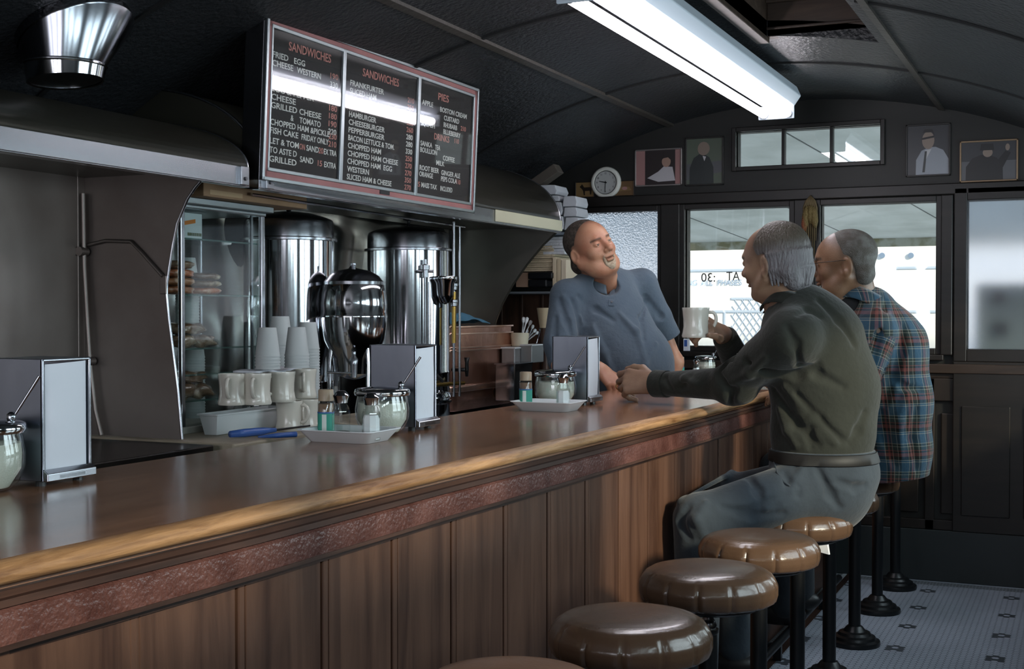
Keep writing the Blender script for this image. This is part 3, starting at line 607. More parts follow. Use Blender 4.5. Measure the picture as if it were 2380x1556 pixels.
# ------------------------------------------------------------------ grill corner and back bar
YP = 3.045
gs = MB(); gs.box(-2.815, .2, .9, -2.80, YP, 1.74)
for y in (1.4, 2.2, YP-.03): gs.box(-2.80, y-.004, .93, -2.797, y+.004, 1.74)
g = tag(gs.build('grill_backsplash', steel_old, bevel=.002), 'greasy stainless steel back panel behind the grill on the left', 'backsplash')
cur = [(474.7, 409.6), (452, 436), (434, 463), (410, 520), (400, 570), (392, 620), (386, 660), (385.5, 684), (391, 740), (400, 810), (412, 906), (422, 1022)]
cp = [pt(x, y, Y=YP) for x, y in cur]
cp = [(p[0], p[2]) for p in cp]
m = MB(); m.prism([(-2.83, YP, 1.74), (cp[0][0], YP, 1.735)]+[(a, YP, b) for a, b in cp]+[(-2.83, YP, cp[-1][1])], (0, .006, 0))
gp = m.build('grill_partition', steel_old); tag(gp, 'steel side panel with a curved front edge between grill and glass case', 'partition')
MB().tube([(a, YP+.003, b) for a, b in cp], .0045, 8).build('edge_bead', lipsteel, gp, smooth=60)
m = MB(); q = [pt(x, y, Y=YP-.006) for x, y in ((203, 570), (245, 560), (305, 562), (330, 588), (378, 642))]; m.tube(q, .006, 8)
m.build('raised_seam', steel_old, gp, smooth=60)
m = MB(); m.box(cp[7][0]-.02, YP-.004, cp[7][1]-.0, cp[7][0]+.004, YP, cp[7][1]+.055); m.build('hinge_plate', steel_old, gp, bevel=.002)
m = MB(); q = [pt(x, y, Y=YP-.02) for x, y in ((193, 450), (196, 620), (204, 760), (210, 850), (222, 955), (236, 1012))]; m.tube(q, .007, 10)
gas = tag(m.build('gas_pipe', steel_old, smooth=60), 'thin bent pipe running down the corner of the grill splash', 'pipe')
m = MB()
for x, y in ((194, 585), (210, 840)): c_ = pt(x, y, Y=YP-.02); m.cyl(c_-[0, .02, 0], c_+[0, .012, 0], .014, n=14)
m.build('valve', steel_old, gas, smooth=40)
m = MB(); m.box(-2.83, .2, .905, -2.31, 3.03, .93); gr = tag(m.build('griddle', mat('griddle_iron', '2a2725', .3, .6, bump=(8, .1), var=('3b3632', 4, .4, .7)), bevel=.004), 'black iron griddle top behind the counter at the left', 'griddle')
m = MB(); m.box(-2.83, .2, .02, -2.34, 3.03, .905); m.build('cooker_body', dark, gr)
# polished, slightly buckled steel behind the urns
def bw(u, v):
    y = YP+.01+(5.79-YP-.02)*u; z = .85+.88*v
    return (-2.935+.010*math.sin(y*7+2*math.sin(z*5))+.008*math.sin(z*11+y*3)+.004*math.sin(y*23), y, z)
rw = MB().grid(bw, 120, 50).build('steel_wall_panel', mat('polished_steel', 'cfcfcb', .22, 1., bump=(4, .08, 2)), smooth=180)
tag(rw, 'buckled polished steel sheet on the wall behind the coffee urns', 'wall panel')
# the end panel under the far end of the hood, with its curved edge
ec = [(1302, 532), (1262, 570), (1225, 615), (1192, 662), (1168, 706), (1153, 745), (1140, 800), (1135, 880)]
ep = [pt(x, y, Y=hy2) for x, y in ec]
m = MB(); m.prism([(-2.94, hy2, 1.73)]+[(p[0], hy2, p[2]) for p in ep]+[(ep[-1][0], hy2, .86), (-2.94, hy2, .86)], (0, .006, 0))
e = tag(m.build('hood_end_panel', mat('dull_end_steel', '6f6c66', .45, .85, bump=(3, .1), var=('57534e', 2, .4, .7))), 'dull steel panel with a concave edge below the far end of the hood', 'panel')
MB().tube([(p[0], hy2+.003, p[2]) for p in ep], .005, 8).build('edge_bead', hoodm, e, smooth=60)
# back bar bench
m = MB(); m.box(-2.94, 4.22, .83, -2.32, 6.28, .85); m.box(-2.94, 3.82, .83, -2.56, 4.22, .85); bb = tag(m.build('back_bar', steel, bevel=.004), 'low steel back bar bench the coffee urns stand on', 'bench')
m = MB(); m.box(-2.93, 4.24, 0, -2.36, 6.27, .83); m.build('cabinet_front', w_dark, bb)
m = MB(); m.box(-2.93, 3.07, .895, -2.27, 3.80, .93); m.box(-2.545, 3.80, .895, -2.27, 4.21, .93); wt = tag(m.build('work_board', tan, bevel=.006), 'worn pale work board the glass case and mugs stand on', 'work board')
m = MB(); m.box(-2.92, 3.07, 0, -2.33, 3.80, .895); m.box(-2.54, 3.80, 0, -2.33, 4.21, .895); m.build('cabinet', w_dark, wt)

# ------------------------------------------------------------------ glass display case
XC0, XC1 = -2.60, -2.86; yc0, yc1 = 3.25, 3.68; zc0, zc1 = .93, 1.655
dc = thing('display_case', 'tall glass display case with chrome posts and glass shelves', 'display case', (-2.73, 3.46, zc0))
m = MB(); m.box(XC1-.01, yc0-.01, zc1-.012, XC0+.012, yc1+.01, zc1); m.box(XC1-.02, yc0-.012, zc1+.0, XC0+.03, yc1+.03, zc1+.022); m.build('top', alu, dc, bevel=.003)
m = MB(); m.box(XC1-.01, yc0-.01, zc0, XC0+.012, yc1+.01, zc0+.022); m.build('base', mat('pale_base', 'a8a79f', .5), dc, bevel=.003)
for x, y in ((XC0, yc0), (XC0, yc1), (XC1, yc0), (XC1, yc1)): w7 = .010 if x == XC0 else .006; MB().box(x-w7*.7, y-w7, zc0+.02, x+w7*.7, y+w7, zc1-.01).build('post', lipsteel, dc, bevel=.003)
MB().box(XC0-.01, yc1-.055, zc0+.02, XC0-.004, yc1-.045, zc1-.01).build('door_edge', lipsteel, dc)
m = MB(); m.add([(XC0, yc0, zc0), (XC0, yc1, zc0), (XC0, yc1, zc1), (XC0, yc0, zc1)], [(0, 1, 2, 3)]); m.build('front_glass', glassm, dc)
m = MB(); m.add([(XC0, yc0, zc0), (XC1, yc0, zc0), (XC1, yc0, zc1), (XC0, yc0, zc1)], [(0, 1, 2, 3)]); m.build('side_glass', glassm, dc)
shz = [pt(500, y, X=-2.66)[2] for y in (563, 688, 808, 866, 924)]
green = mat('glass_edge', '5d7f78', .1, trans=.6)
for z in shz:
    s = MB().add([(XC0-.012, yc0+.012, z), (XC0-.012, yc1-.012, z), (XC1+.012, yc1-.012, z), (XC1+.012, yc0+.012, z)], [(0, 1, 2, 3)]).build('shelf', glassm, dc)
    MB().box(XC0-.012, yc0+.012, z-.0025, XC0-.0095, yc1-.012, z+.0025).build('shelf_edge', green, s)
def blob(c, size, seed=0, amp=.12, n=28):
    r = np.random.RandomState(seed); fr = r.uniform(2, 7, (6, 3)); ph = r.uniform(0, 6, 6)
    def f(u, v):
        a, b = 2*PI*u, PI*(v-.5); d = np.array([math.cos(a)*math.cos(b), math.sin(a)*math.cos(b), math.sin(b)])
        d = np.sign(d)*np.abs(d)**.7; k = 1+amp*sum(math.sin(fr[i]@d+ph[i]) for i in range(6))/3
        return np.array(c)+d*np.array(size)/2*k
    return MB().grid(f, n, n//2+2, closed_u=True)
bx = thing('snack_box', 'white snack box with an orange stripe on the top shelf of the glass case', 'box', (-2.68, 3.33, shz[0]))
MB().box(-2.74, 3.275, shz[0]+.002, -2.635, 3.40, shz[0]+.085).build('carton', mat('white_card', 'c8ced0', .7), bx, bevel=.002)
m = MB(); m.add([(-2.6345, 3.285, shz[0]+.040), (-2.6345, 3.365, shz[0]+.054), (-2.6345, 3.365, shz[0]+.067), (-2.6345, 3.285, shz[0]+.053)], [(0, 1, 2, 3)]); m.build('stripe', mat('orange', 'c9752f', .6), bx)
m = MB(); m.box(-2.6345, 3.29, shz[0]+.068, -2.634, 3.31, shz[0]+.08)
for k in range(8): m.box(-2.6345, 3.325+k*.009, shz[0]+.012, -2.634, 3.3315+k*.009, shz[0]+.022)
m.build('print', mat('olive_print', '55582f', .6), bx)
cols = ['8e5a3a', '9c6f4f', 'a2603f', '6d5844', '5f4634']; pkm = [mat('snack_wrap_%s' % a, a, .3, coat=.5, bump=(60, .5), var=('c9b9a0', 22, .55, .75)) for a in cols]
for k in range(4):
    for j, (yy, hh) in enumerate(((3.30, .027), (3.44, .024))):
        if j == 1 and k == 3: continue
        o = blob((-2.67, yy, shz[1]+.003+hh/2+k*hh), (.10, .135, hh*1.05), 10+k+5*j, .05).build('snack_packet', pkm[(k+2*j) % 5], smooth=180)
        tag(o, 'glossy %s snack packet in the %s pile on the second shelf of the glass case' % (['top', 'brown', 'reddish', 'bottom'][3-k], ['left', 'right'][j]), 'snack', 'snack packets in the glass case')
brn = mat('bagged_rolls', '6e5642', .25, coat=.8, bump=(50, .6), var=('9a8a76', 16, .5, .72))
for k, (y, z, w_, h_, s_) in enumerate([(3.31, shz[2]+.024, .13, .046, 21), (3.42, shz[2]+.023, .12, .045, 22), (3.35, shz[2]+.065, .15, .04, 23), (3.30, shz[4]+.03, .13, .058, 24), (3.40, shz[4]+.028, .12, .052, 25), (3.36, shz[4]+.075, .14, .04, 26)]):
    o = blob((-2.675, y, z), (.12, w_, h_), s_, .12).build('bagged_roll', brn, smooth=180)
    tag(o, 'bag of brown rolls, %s on the %s roll shelf, glass case' % (['left one', 'right one', 'one lying on top'][k % 3], 'upper' if k < 3 else 'lower'), 'bread', 'bagged rolls in the glass case')
cb_ = thing('cardboard_box', 'flat brown cardboard box on top of the glass case under the hood', 'box', (-2.6, 3.5, zc1+.022))
MB().box(-2.80, 3.26, zc1+.0225, -2.52, 3.84, 1.72).build('carton', card, cb_, bevel=.003)
m = MB(); m.box(-2.52, 3.29, zc1+.03, -2.519, 3.46, 1.70); m.build('tape_patch', mat('paler_card', 'a08768', .7), cb_)

# ------------------------------------------------------------------ mugs, cups, tub
def make_mug():
    r = thing('coffee_mug', '', 'mug', (0, 0, 0), 'white diner mugs stacked by the glass case')
    pr = [(0, .004), (.032, .004), (.034, 0), (.043, 0), (.045, .006), (.042, .018), (.0395, .035), (.040, .06), (.0425, .085), (.044, .093), (.0435, .0965), (.0405, .0965), (.039, .09), (.037, .03), (.03, .012), (0, .011)]
    MB().lathe(pr, n=36).build('cup', ceram, r, smooth=50)
    P = [(.039, 0, .080), (.056, 0, .084), (.066, 0, .073), (.068, 0, .055), (.062, 0, .038), (.050, 0, .026), (.0405, 0, .026)]
    MB().tube(P, [.0065, .0062, .006, .006, .006, .0065, .008], 12).build('handle', ceram, r, smooth=180, subsurf=1); return r
mug0 = make_mug(); XM = -2.36
mg = [(655, 925, XM, 1, -1.9), (598, 925, XM, 1, -1.2), (706, 917, -2.40, 1, -1.0), (540, 925, -2.42, 1, -1.2), (713, 1000, -2.36, 0, -1.2), (672, 1003, -2.37, 0, .2)]
ml = ['white mug with its handle toward the glass case, middle of the upper row', 'white mug half hidden by the glass case post, upper row', 'white mug at the urn end of the upper row, handle facing forward',
      'white mug seen through the glass case, upper row', 'white mug behind the condiment tray, lower row', 'white mug right behind the white tub, lower row', 'white mug hidden behind the white tub, lower row', 'white mug seen through the glass case, lower row']
for i, (x, y, X, up_, a) in enumerate(mg):
    p = pt(x, y, X=X); z = .93+.0975*up_
    o = mug0 if i == 0 else copy_tree(mug0); o.location = (p[0], p[1], z); o.rotation_euler = (0, 0, a); o['label'] = ml[i]
pp = MB(); q = pt(640, 845, X=-2.42); pp.grid(lambda u, v: (q[0]-.05+.10*v, q[1]-.16+.24*u, 1.1255+.004*math.sin(u*9)+.01*max(0, u-.7)), 20, 6)
tag(pp.build('paper_sheet', paper, smooth=180, solid=.006), 'folded white paper lying on top of the stacked mugs', 'paper')
t_ = thing('plastic_tub', 'white plastic tub in front of the mugs beside the glass case', 'tub', (-2.47, 3.62, .93))
ya, yb = pt(505, 945, X=-2.46)[1], pt(664, 948, X=-2.46)[1]
m = MB(); x0, x1 = -2.53, -2.46
ring = lambda i_, z: [(x0-i_+.0, ya-i_, z), (x1+i_, ya-i_, z), (x1+i_, yb+i_, z), (x0-i_, yb+i_, z)]
V = ring(-.012, .931)+ring(.0, .995)+ring(-.002, .995)+ring(-.014, .935)
m.add(V, [(0, 1, 2, 3)]+[(a*4+i, a*4+(i+1) % 4, a*4+4+(i+1) % 4, a*4+4+i) for a in range(3) for i in range(4)]+[(12, 13, 14, 15)])
m.build('tub_body', whitepl, t_, bevel=.003)
m = MB(); 
for q in ((x0-.005, ya-.005, x0, yb+.005), (x1, ya-.005, x1+.005, yb+.005), (x0, ya-.005, x1, ya), (x0, yb, x1, yb+.005)): m.box(q[0], q[1], .992, q[2], q[3], .998)
m.build('rim', whitepl, t_, bevel=.001)
cupm = MB().lathe([(0, .092), (.0265, .092), (.028, .090), (.0385, .004), (.0400, .004), (.0400, 0), (.0375, 0), (.0265, .088), (0, .089)], n=28)
cup_mesh = None
def cups(px, ybot, X, nn, label, z0=None, k=1.):
    global cup_mesh
    p = pt(px, ybot, X=X); z = p[2] if z0 is None else z0
    for i in range(nn):
        if cup_mesh is None:
            o = cupm.build('foam_cup', mat('cup_foam', 'b0b4b4', .7), smooth=40); cup_mesh = o.data
        else: o = bpy.data.objects.new('foam_cup', cup_mesh); COL.objects.link(o)
        o.location = (p[0], p[1], z+i*.0098); o.scale = (k, k, k); tag(o, label, 'cup', 'foam cups stacked upside down')
cups(622, 832, -2.36, 5, 'white foam cup in the short upside-down stack nearest the glass case', 1.135)
cups(690, 848, -2.33, 5, 'white foam cup in the short upside-down stack beside the round urn', 1.135)
cups(652, 850, -2.50, 13, 'white foam cup in the tall rear stack behind the short ones', .93+.155, 1.06)
cups(716, 850, -2.47, 24, 'white foam cup in the tall rear stack touching the round urn', .93+.03, 1.02)
cups(436, 850, -2.78, 20, 'white foam cup in the stack seen behind the glass case shelves', 1.22)
cups(450, 1000, -2.80, 22, 'white foam cup in the lower stack seen behind the glass case', .952)
for k, (y_, z_) in enumerate(((3.50, shz[2]+.05), (3.55, shz[4]-.02))):
    m = MB()
    for j in range(5): m.obox((-2.80, y_+j*.012, z_+.03), (.006, .004, .14), np.array(Matrix.Rotation(.15*(j-2), 3, 'X')))
    tag(m.build('paper_bag_bundle', mat('cream_bag_%d' % k, 'b9bca8', .8), solid=0), 'upright bundle of folded %s bags behind the glass case' % ('cream', 'pale')[k], 'bags')
kn = thing('scraper', 'blue handled scraper lying on the work board in front of the glass case', 'scraper', (-2.3, 3.5, .94))
a_, b_ = pt(535, 1010, Z=.945), pt(640, 1000, Z=.945); c_ = pt(720, 990, Z=.943)
MB().tube([a_, a_*.7+b_*.3, a_*.3+b_*.7, b_], [.010, .013, .012, .007], 14).build('handle', bluep, kn, smooth=180)
MB().tube([b_, c_], [.004, .003], 8).build('shaft', iron, kn, smooth=60)
a_, b_ = pt(600, 1016, Z=.938), pt(688, 1010, Z=.938); tag(MB().tube([a_, a_*.5+b_*.5, b_], [.003, .008, .009], 12).build('knife_handle', bluep, smooth=180), 'second blue tool handle lying below the scraper', 'tool')

# ------------------------------------------------------------------ coffee urns
def big_urn(px, label, Xu, z0, tap=True, k=1.):
    p = pt(px, 720, X=Xu); c = (p[0], p[1]); R = .172*k; zt = 1.655
    r = thing('coffee_urn', label, 'urn', (c[0], c[1], z0), 'tall steel coffee urns'); C3 = (c[0], c[1], 0)
    MB().lathe([(R*1.04, z0), (R*1.06, z0+.012), (R*1.0, z0+.02), (R, z0+.07), (R*1.05, z0+.078), (R*1.05, z0+.086), (R*1.0, z0+.09), (R*1.05, z0+.1), (R*1.04, z0+.118), (R, z0+.125), (R, z0+.2), (R*1.01, z0+.205), (R*1.01, z0+.21), (R, z0+.215), (R, zt-.075)], C3, 72).build('body', chrome, r, smooth=40)
    MB().lathe([(R, zt-.08), (R*1.07, zt-.078), (R*1.07, zt-.070), (R*1.0, zt-.066), (R*.995, zt-.012), (R*.97, zt), (R*.93, zt+.004), (R*.80, zt+.012), (R*.5, zt+.026), (.02, zt+.034), (0, zt+.034)], C3, 72).build('lid', chrome_dk, r, smooth=40)
    kn = MB().lathe([(.012, zt+.03), (.006, zt+.045), (.009, zt+.055), (0, zt+.06)], C3, 20).build('knob', iron, r, smooth=60)
    MB().tube([(c[0]+.022*math.cos(t), c[1]+.022*math.sin(t), zt+.06) for t in np.linspace(0, 2*PI, 21)[:-1]], .0035, 8, closed=True).build('knob_ring', iron, kn, smooth=180)
    if tap:
        d = (CAM[:2]-np.array(c)); d /= np.linalg.norm(d); s = np.array([-d[1], d[0]]); s = s if s@RT[:2] > 0 else -s
        def q(a, z, rr=1.): a = math.radians(a); v = d*math.cos(a)+s*math.sin(a); return np.array([c[0]+v[0]*R*rr, c[1]+v[1]*R*rr, z])
        m = MB(); m.cyl(q(20, 1.06, 1.12), q(20, 1.52, 1.12), .005, n=10); m.cyl(q(22, 1.06, 1.22), q(22, 1.44, 1.22), .005, n=10); m.build('gauge_glass', chrome_dk, r, smooth=60)
        m = MB(); m.lathe([(.014, 0), (.014, .03), (.020, .032), (.020, .05), (.008, .055), (.008, .075), (0, .075)], q(20, 1.46, 1.13), 16); m.cyl(q(20, 1.485, .98), q(20, 1.485, 1.13), .009, n=12); m.cyl(q(10, 1.485, 1.15), q(30, 1.485, 1.15), .006, n=10); m.build('gauge_fitting', chrome_dk, r, smooth=50)
        m = MB(); m.cyl(q(62, .95, 1.22), q(62, 1.70, 1.22), .006, n=10); m.cyl(q(70, .95, 1.3), q(70, 1.68, 1.3), .005, n=10); m.cyl(q(62, 1.18, 1.222), q(62, 1.40, 1.222), .0095, n=12, m=1); m.build('sight_tube', [chrome_dk, brass], r, smooth=60)
        MB().lathe([(0, 0), (.022, .01), (.036, .04), (.041, .09), (.05, .105), (.052, .115), (.05, .12), (.038, .12), (0, .112)], q(48, 1.345, 1.16), 28).build('funnel', chrome, r, smooth=50)
        m = MB()
        for z_, a in ((1.405, 62), (1.335, 62)): m.lathe([(.008, 0), (.014, .004), (.014, .018), (.018, .02), (.018, .03), (.008, .035)], q(a, z_, 1.22), 14)
        m.build('tube_coupling', chrome_dk, r, smooth=50)
        m = MB(); m.cyl(q(20, 1.0, 1.0), q(20, 1.0, 1.3), .011, n=14); m.cyl(q(18, 1.005, 1.25), q(80, 1.005, 1.35), .009, n=12, m=0); m.lathe([(.010, -.04), (.014, -.03), (.016, .01), (.01, .03)], q(20, 1.0, 1.3), 16); m.build('tap', brass, r, smooth=50)
        m = MB(); m.tube([q(38, 1.02, 1.3), q(30, 1.045, 1.3), q(20, 1.06, 1.32)], [.007, .009, .006], 10); m.cyl(q(16, .985, 1.33), q(16, 1.055, 1.33), .006, n=10); m.build('tap_handle', rubber, r, smooth=60)
        m = MB()
        for a in (28, 50): v = q(a, .968, 1.0); w_ = q(a, .968, 1.03); m.cyl(v, w_, .012, n=16); m.cyl(w_, q(a, .968, 1.032), .008, n=16, m=1)
        m.build('gauge_hole', [chrome, dark], r, smooth=40)
    return r
big_urn(672, 'tall steel coffee urn at the left behind the foam cups', -2.72, .85, False, .97)
big_urn(950, 'tall bright steel coffee urn with gauge tubes and taps', -2.70, .845, True, 1.04)
p = pt(822, 720, X=-2.44); C3 = (p[0], p[1], 0); d_ = (p-CAM)@FW; zz = lambda y: 1.32+(722-y)*d_/2980
r = thing('tea_urn', 'round bellied steel urn on legs between the two tall urns', 'urn', (p[0], p[1], .85)); R = .121
MB().lathe([(.0, zz(884)), (.03, zz(880)), (.075, zz(868)), (.082, zz(832)), (.098, zz(812)), (.112, zz(790)), (.119, zz(760)), (.1215, zz(738)), (.1235, zz(737)), (.1235, zz(732)), (.1215, zz(730)), (.121, zz(705)), (.117, zz(680)), (.110, zz(664)), (.104, zz(659)), (0, zz(659))], C3, 64).build('body', chrome, r, smooth=40)
MB().lathe([(.108, zz(662)), (.109, zz(655)), (.104, zz(652)), (.092, zz(642)), (.06, zz(630)), (.012, zz(624)), (.006, zz(622)), (.010, zz(618)), (.009, zz(612)), (0, zz(611))], C3, 56).build('lid', chrome_dk, r, smooth=40)
for k in range(4):
    a = PI/4+k*PI/2+.3; x, y = C3[0]+.1*math.cos(a), C3[1]+.1*math.sin(a); MB().tube([(C3[0]+.09*math.cos(a), C3[1]+.09*math.sin(a), zz(800)), (x, y, zz(840)), (x, y, .93)], [.009, .008, .008], 10).build('leg', chrome, r, smooth=60)
dd = (CAM-p); dd[2] = 0; dd /= np.linalg.norm(dd); q0 = np.array([p[0], p[1], zz(845)])
m = MB(); m.cyl(q0+dd*.05, q0+dd*.125, .010, n=14); m.lathe([(.012, -.045), (.013, 0), (.016, .02), (.008, .03), (.008, .045), (0, .05)], q0+dd*.125+[0, 0, 0], 18)
s_ = np.array([dd[1], -dd[0], 0]); s_ = s_ if s_@RT < 0 else -s_; m.cyl(q0+dd*.13-[0, 0, .03], q0+dd*.13+s_*.095-[0, 0, .026], .004, n=10); m.build('tap', chrome_dk, r, smooth=50)

# ------------------------------------------------------------------ copper steamer, towel, tins, utensils
ya, yb = pt(1050, 900, X=-2.6)[1], 5.775
cb2 = thing('copper_steamer', 'polished copper box steamer with bands beside the tall urn', 'steamer', (-2.6, (ya+yb)/2, .85)); XF = -2.60
zc = lambda y: pt(1190, y, X=XF)[2]
def cring(z0, z1, o=0., mb=None):
    mb = mb or MB(); P = []
    for k in range(9): t = PI/2*k/8; P.append((XF-.07+(.07+o)*math.sin(t), ya+.07-(.07+o)*math.cos(t)))
    P += [(XF+o, yb+o), (-2.9, yb+o), (-2.9, ya-o)]
    return mb.prism([(a, b, z0) for a, b in P], (0, 0, z1-z0))
cring(.862, zc(758)).build('box_body', copper, cb2, bevel=.004)
m = MB()
for y in (757, 772, 802, 808, 884, 948): cring(zc(y)-.004, zc(y)+.004, .008, m)
m.build('band', mat('bright_copper', 'e3bda9', .2, .9), cb2, bevel=.001)
m = MB(); cring(zc(896), zc(884), .016, m); m.build('ledge', bpy.data.materials['bright_copper'], cb2, bevel=.003)
q = pt(1160, 912, X=XF+.004)
m = MB().lathe([(0, 0), (.026, 0), (.034, .004), (.03, .012), (.0, .02)], q, 20, basis((1, 0, 0)), sc=(1.0, 1.0)); m.build('drawer_pull', brass, cb2, smooth=60)
m = MB(); q = pt(1085, 860, X=XF+.06); m.tube([q+[0, 0, .055], q+[.0, 0, .03], q, q-[0, 0, .03]], [.013, .008, .010, .007], 14); m.cyl(q-[.07, 0, 0], q, .009, n=12); m.build('tap_handle', rubber, cb2, smooth=180)
def tw(u, v):
    x = -2.62-.16*v; y = ya+.04+.40*u; h_ = .05*math.sin(PI*min(1, max(0, u*.96+.02)))**.5*math.sin(PI*min(1, v*.9+.08))**.5
    return (x+.004*math.sin(u*20), y, zc(757)+.005+h_*(1+.18*math.sin(u*13+v*7)+.1*math.sin(v*22+u*5)))
tag(MB().grid(tw, 40, 24).build('towel', mat('blue_towel', '4f7f98', .95, bump=(120, .5)), smooth=180, solid=.004), 'folded blue towel lying on the copper steamer', 'towel')
def tin(x0, x1, yt, ybm, X, label, mm_, name='tin', lidm=None, dep=.1):
    a, b = pt(x0, ybm, X=X), pt(x1, ybm, X=X); zt_, zb = pt((x0+x1)/2, yt, X=X)[2], max(.85, pt((x0+x1)/2, ybm, X=X)[2])
    r = thing(name, label, 'container', (X-dep/2, (a[1]+b[1])/2, zb)); MB().box(X-dep, a[1], zb, X, b[1], zt_).build('body', mm_, r, bevel=.004)
    MB().box(X-dep-.004, a[1]-.004, zt_-.004, X+.004, b[1]+.004, zt_+.003).build('rim', lidm or whitepl, r, bevel=.002); return r
tin(1196, 1237, 845, 930, -2.44, 'shiny steel canister beside the copper steamer', chrome, 'canister', chrome_dk, .1)
tin(1196, 1238, 808, 844, -2.52, 'steel bin with white rim above the canister', mat('grey_bin', '8d8d8d', .4, .5), 'steel_bin', dep=.07)
tin(1236, 1264, 802, 843, -2.46, 'grey and red steel bin beside the utensils', mat('grey_bin2', '8f9494', .4, .5), 'steel_bin', dep=.06)
r = thing('utensil_holder', 'cream tub crowded with white plastic spoons and forks', 'utensil holder', tuple(pt(1207, 800, X=-2.55)))
q = pt(1208, 800, X=-2.56); MB().lathe([(0, 0), (.04, 0), (.046, .06), (.044, .065), (0, .06)], q-[0, 0, .01], 24).build('tub', mat('cream_plastic', 'c3bfa8', .5), r, smooth=40)
spl = []
for k, (x, y, x2, y2) in enumerate([(1212, 790, 1222, 752), (1215, 790, 1230, 756), (1219, 795, 1240, 772), (1212, 795, 1216, 750), (1222, 800, 1236, 764), (1216, 800, 1246, 776)]):
    a, b = pt(x, y, X=-2.55), pt(x2, y2, X=-2.55-.01*k); m = MB(); m.tube([a, b], [.003, .004], 8); d = (b-a)/np.linalg.norm(b-a); m.tube([b-d*.005, b+d*.015, b+d*.03, b+d*.036], [.004, .009, .009, .003], 10)
    tag(m.build('plastic_spoon', whitepl, smooth=180), 'white plastic spoon standing in the cream tub beside the copper steamer', 'spoon', 'plastic spoons in the tub')
for k, (x, y, x2, y2) in enumerate([(1214, 815, 1224, 775), (1246, 802, 1255, 768)]):
    a, b = pt(x, y, X=-2.57+.07*k), pt(x2, y2, X=-2.58+.07*k); m = MB(); m.tube([a, b], .003, 8); d = (b-a)/np.linalg.norm(b-a); m.tube([b-d*.005, b+d*.015, b+d*.026], [.004, .008, .003], 10)
    tag(m.build('serving_spoon', lipsteel if k else whitepl, smooth=180), ['pale spoon standing in the steel bin next to the copper steamer', 'metal spoon standing in the grey and red bin'][k], 'spoon')

# ------------------------------------------------------------------ shelves in the far left corner
YS = 6.0
z1_ = pt(1230, 678, Y=YS)[2]; z2_ = pt(1300, 540, Y=YS)[2]
m = MB(); xa, xb = pt(1168, 678, Y=YS)[0]-.12, pt(1300, 678, Y=YS)[0]
m.box(-2.94, YS, z1_-.012, xb, YS+.38, z1_); sh = tag(m.build('corner_shelf', mat('grey_shelf', '5d646a', .5), bevel=.003), 'grey shelf in the far corner carrying books and papers', 'shelf')
m = MB(); m.box(-2.94, YS, z2_-.014, pt(1335, 540, Y=YS)[0], YS+.38, z2_); sh2 = tag(m.build('upper_shelf', mat('grey_shelf2', '6f7a86', .5), bevel=.003), 'upper grey shelf in the far corner under stacks of paper containers', 'shelf')
m = MB(); m.box(-2.94, YS+.30, 0, pt(1330, 700, Y=YS+.3)[0], YS+.34, z1_-.012)
for k in range(6): x = -2.9+.12*k; m.box(x, YS+.292, .9, x+.012, YS+.30, z1_-.012)
m.build('panelling', w_shelf, sh, bevel=.002)
def stack(x0, x1, yt, yb_, Y, n_, label, name, mm_, grp, dep=.22, jit=.006, cat='papers', last=None):
    a, b = pt(x0, yb_, Y=Y), pt(x1, yb_, Y=Y); zt_ = pt((x0+x1)/2, yt, Y=Y)[2]; zb = a[2]; h_ = (zt_-zb)/n_
    for k in range(n_):
        j1, j2 = rng.uniform(-jit, jit, 2); o = MB().box(a[0]+j1, Y+.01+j2, zb+k*h_+.0005, b[0]+j1, Y+dep, zb+(k+1)*h_-.0005).build(name, mm_, bevel=.001)
        tag(o, label, cat, grp)
mag = mat('paper_stack', 'b5a68c', .85, bump=(90, .5)); 
stack(1188, 1284, 572, 632, YS+.02, 12, 'yellowed magazine in the pile on the far corner shelf', 'magazine', mag, 'magazines on the corner shelf', .26, .008, 'magazine')
tag(MB().box(*pt(1199, 668, Y=YS+.01), *(pt(1227, 634, Y=YS+.01)+[0, .16, 0])).build('small_carton', mat('old_carton', '8d7562', .8, var=('a5604f', 30, .55, .6)), bevel=.002), 'small tan carton under the magazines on the corner shelf', 'carton')
for k, (x0, x1, yt, yb_) in enumerate(((1229, 1272, 650, 668), (1229, 1285, 633, 649))):
    a, b = pt(x0, yb_, Y=YS+.01), pt(x1, yt, Y=YS+.01); o = MB().box(a[0], YS+.0, a[2], b[0], YS+.2, b[2]).build('black_binder', iron, bevel=.006)
    tag(o, ['lower', 'upper'][k]+' black binder lying beside the small carton', 'binder', 'black binders on the corner shelf')
for k, (x0, x1) in enumerate(((1284, 1293), (1294, 1303), (1304, 1316))):
    a, b = pt(x0, 690, Y=YS+.02), pt(x1, 598+3*k, Y=YS+.02); o = MB().box(a[0], YS+.02, z1_+.0, b[0], YS+.22, b[2]).build('file_folder', mat('cream_folder_%d' % k, ['c2b49a', 'b7a98f', 'c9bda6'][k], .8), bevel=.002)
    tag(o, ['first', 'second', 'thick last'][k]+' cream folder standing upright beside the black binders', 'folder', 'upright cream folders')
stack(1262, 1312, 550, 592, YS+.02, 6, 'white paper pad in the pile hanging below the upper corner shelf', 'paper_pad', mat('white_pad', 'b9bcc0', .8, bump=(90, .4)), 'paper pads in the corner', .2, .006, 'paper')
wb = mat('white_carton', 'aeb2b8', .8, bump=(40, .2))
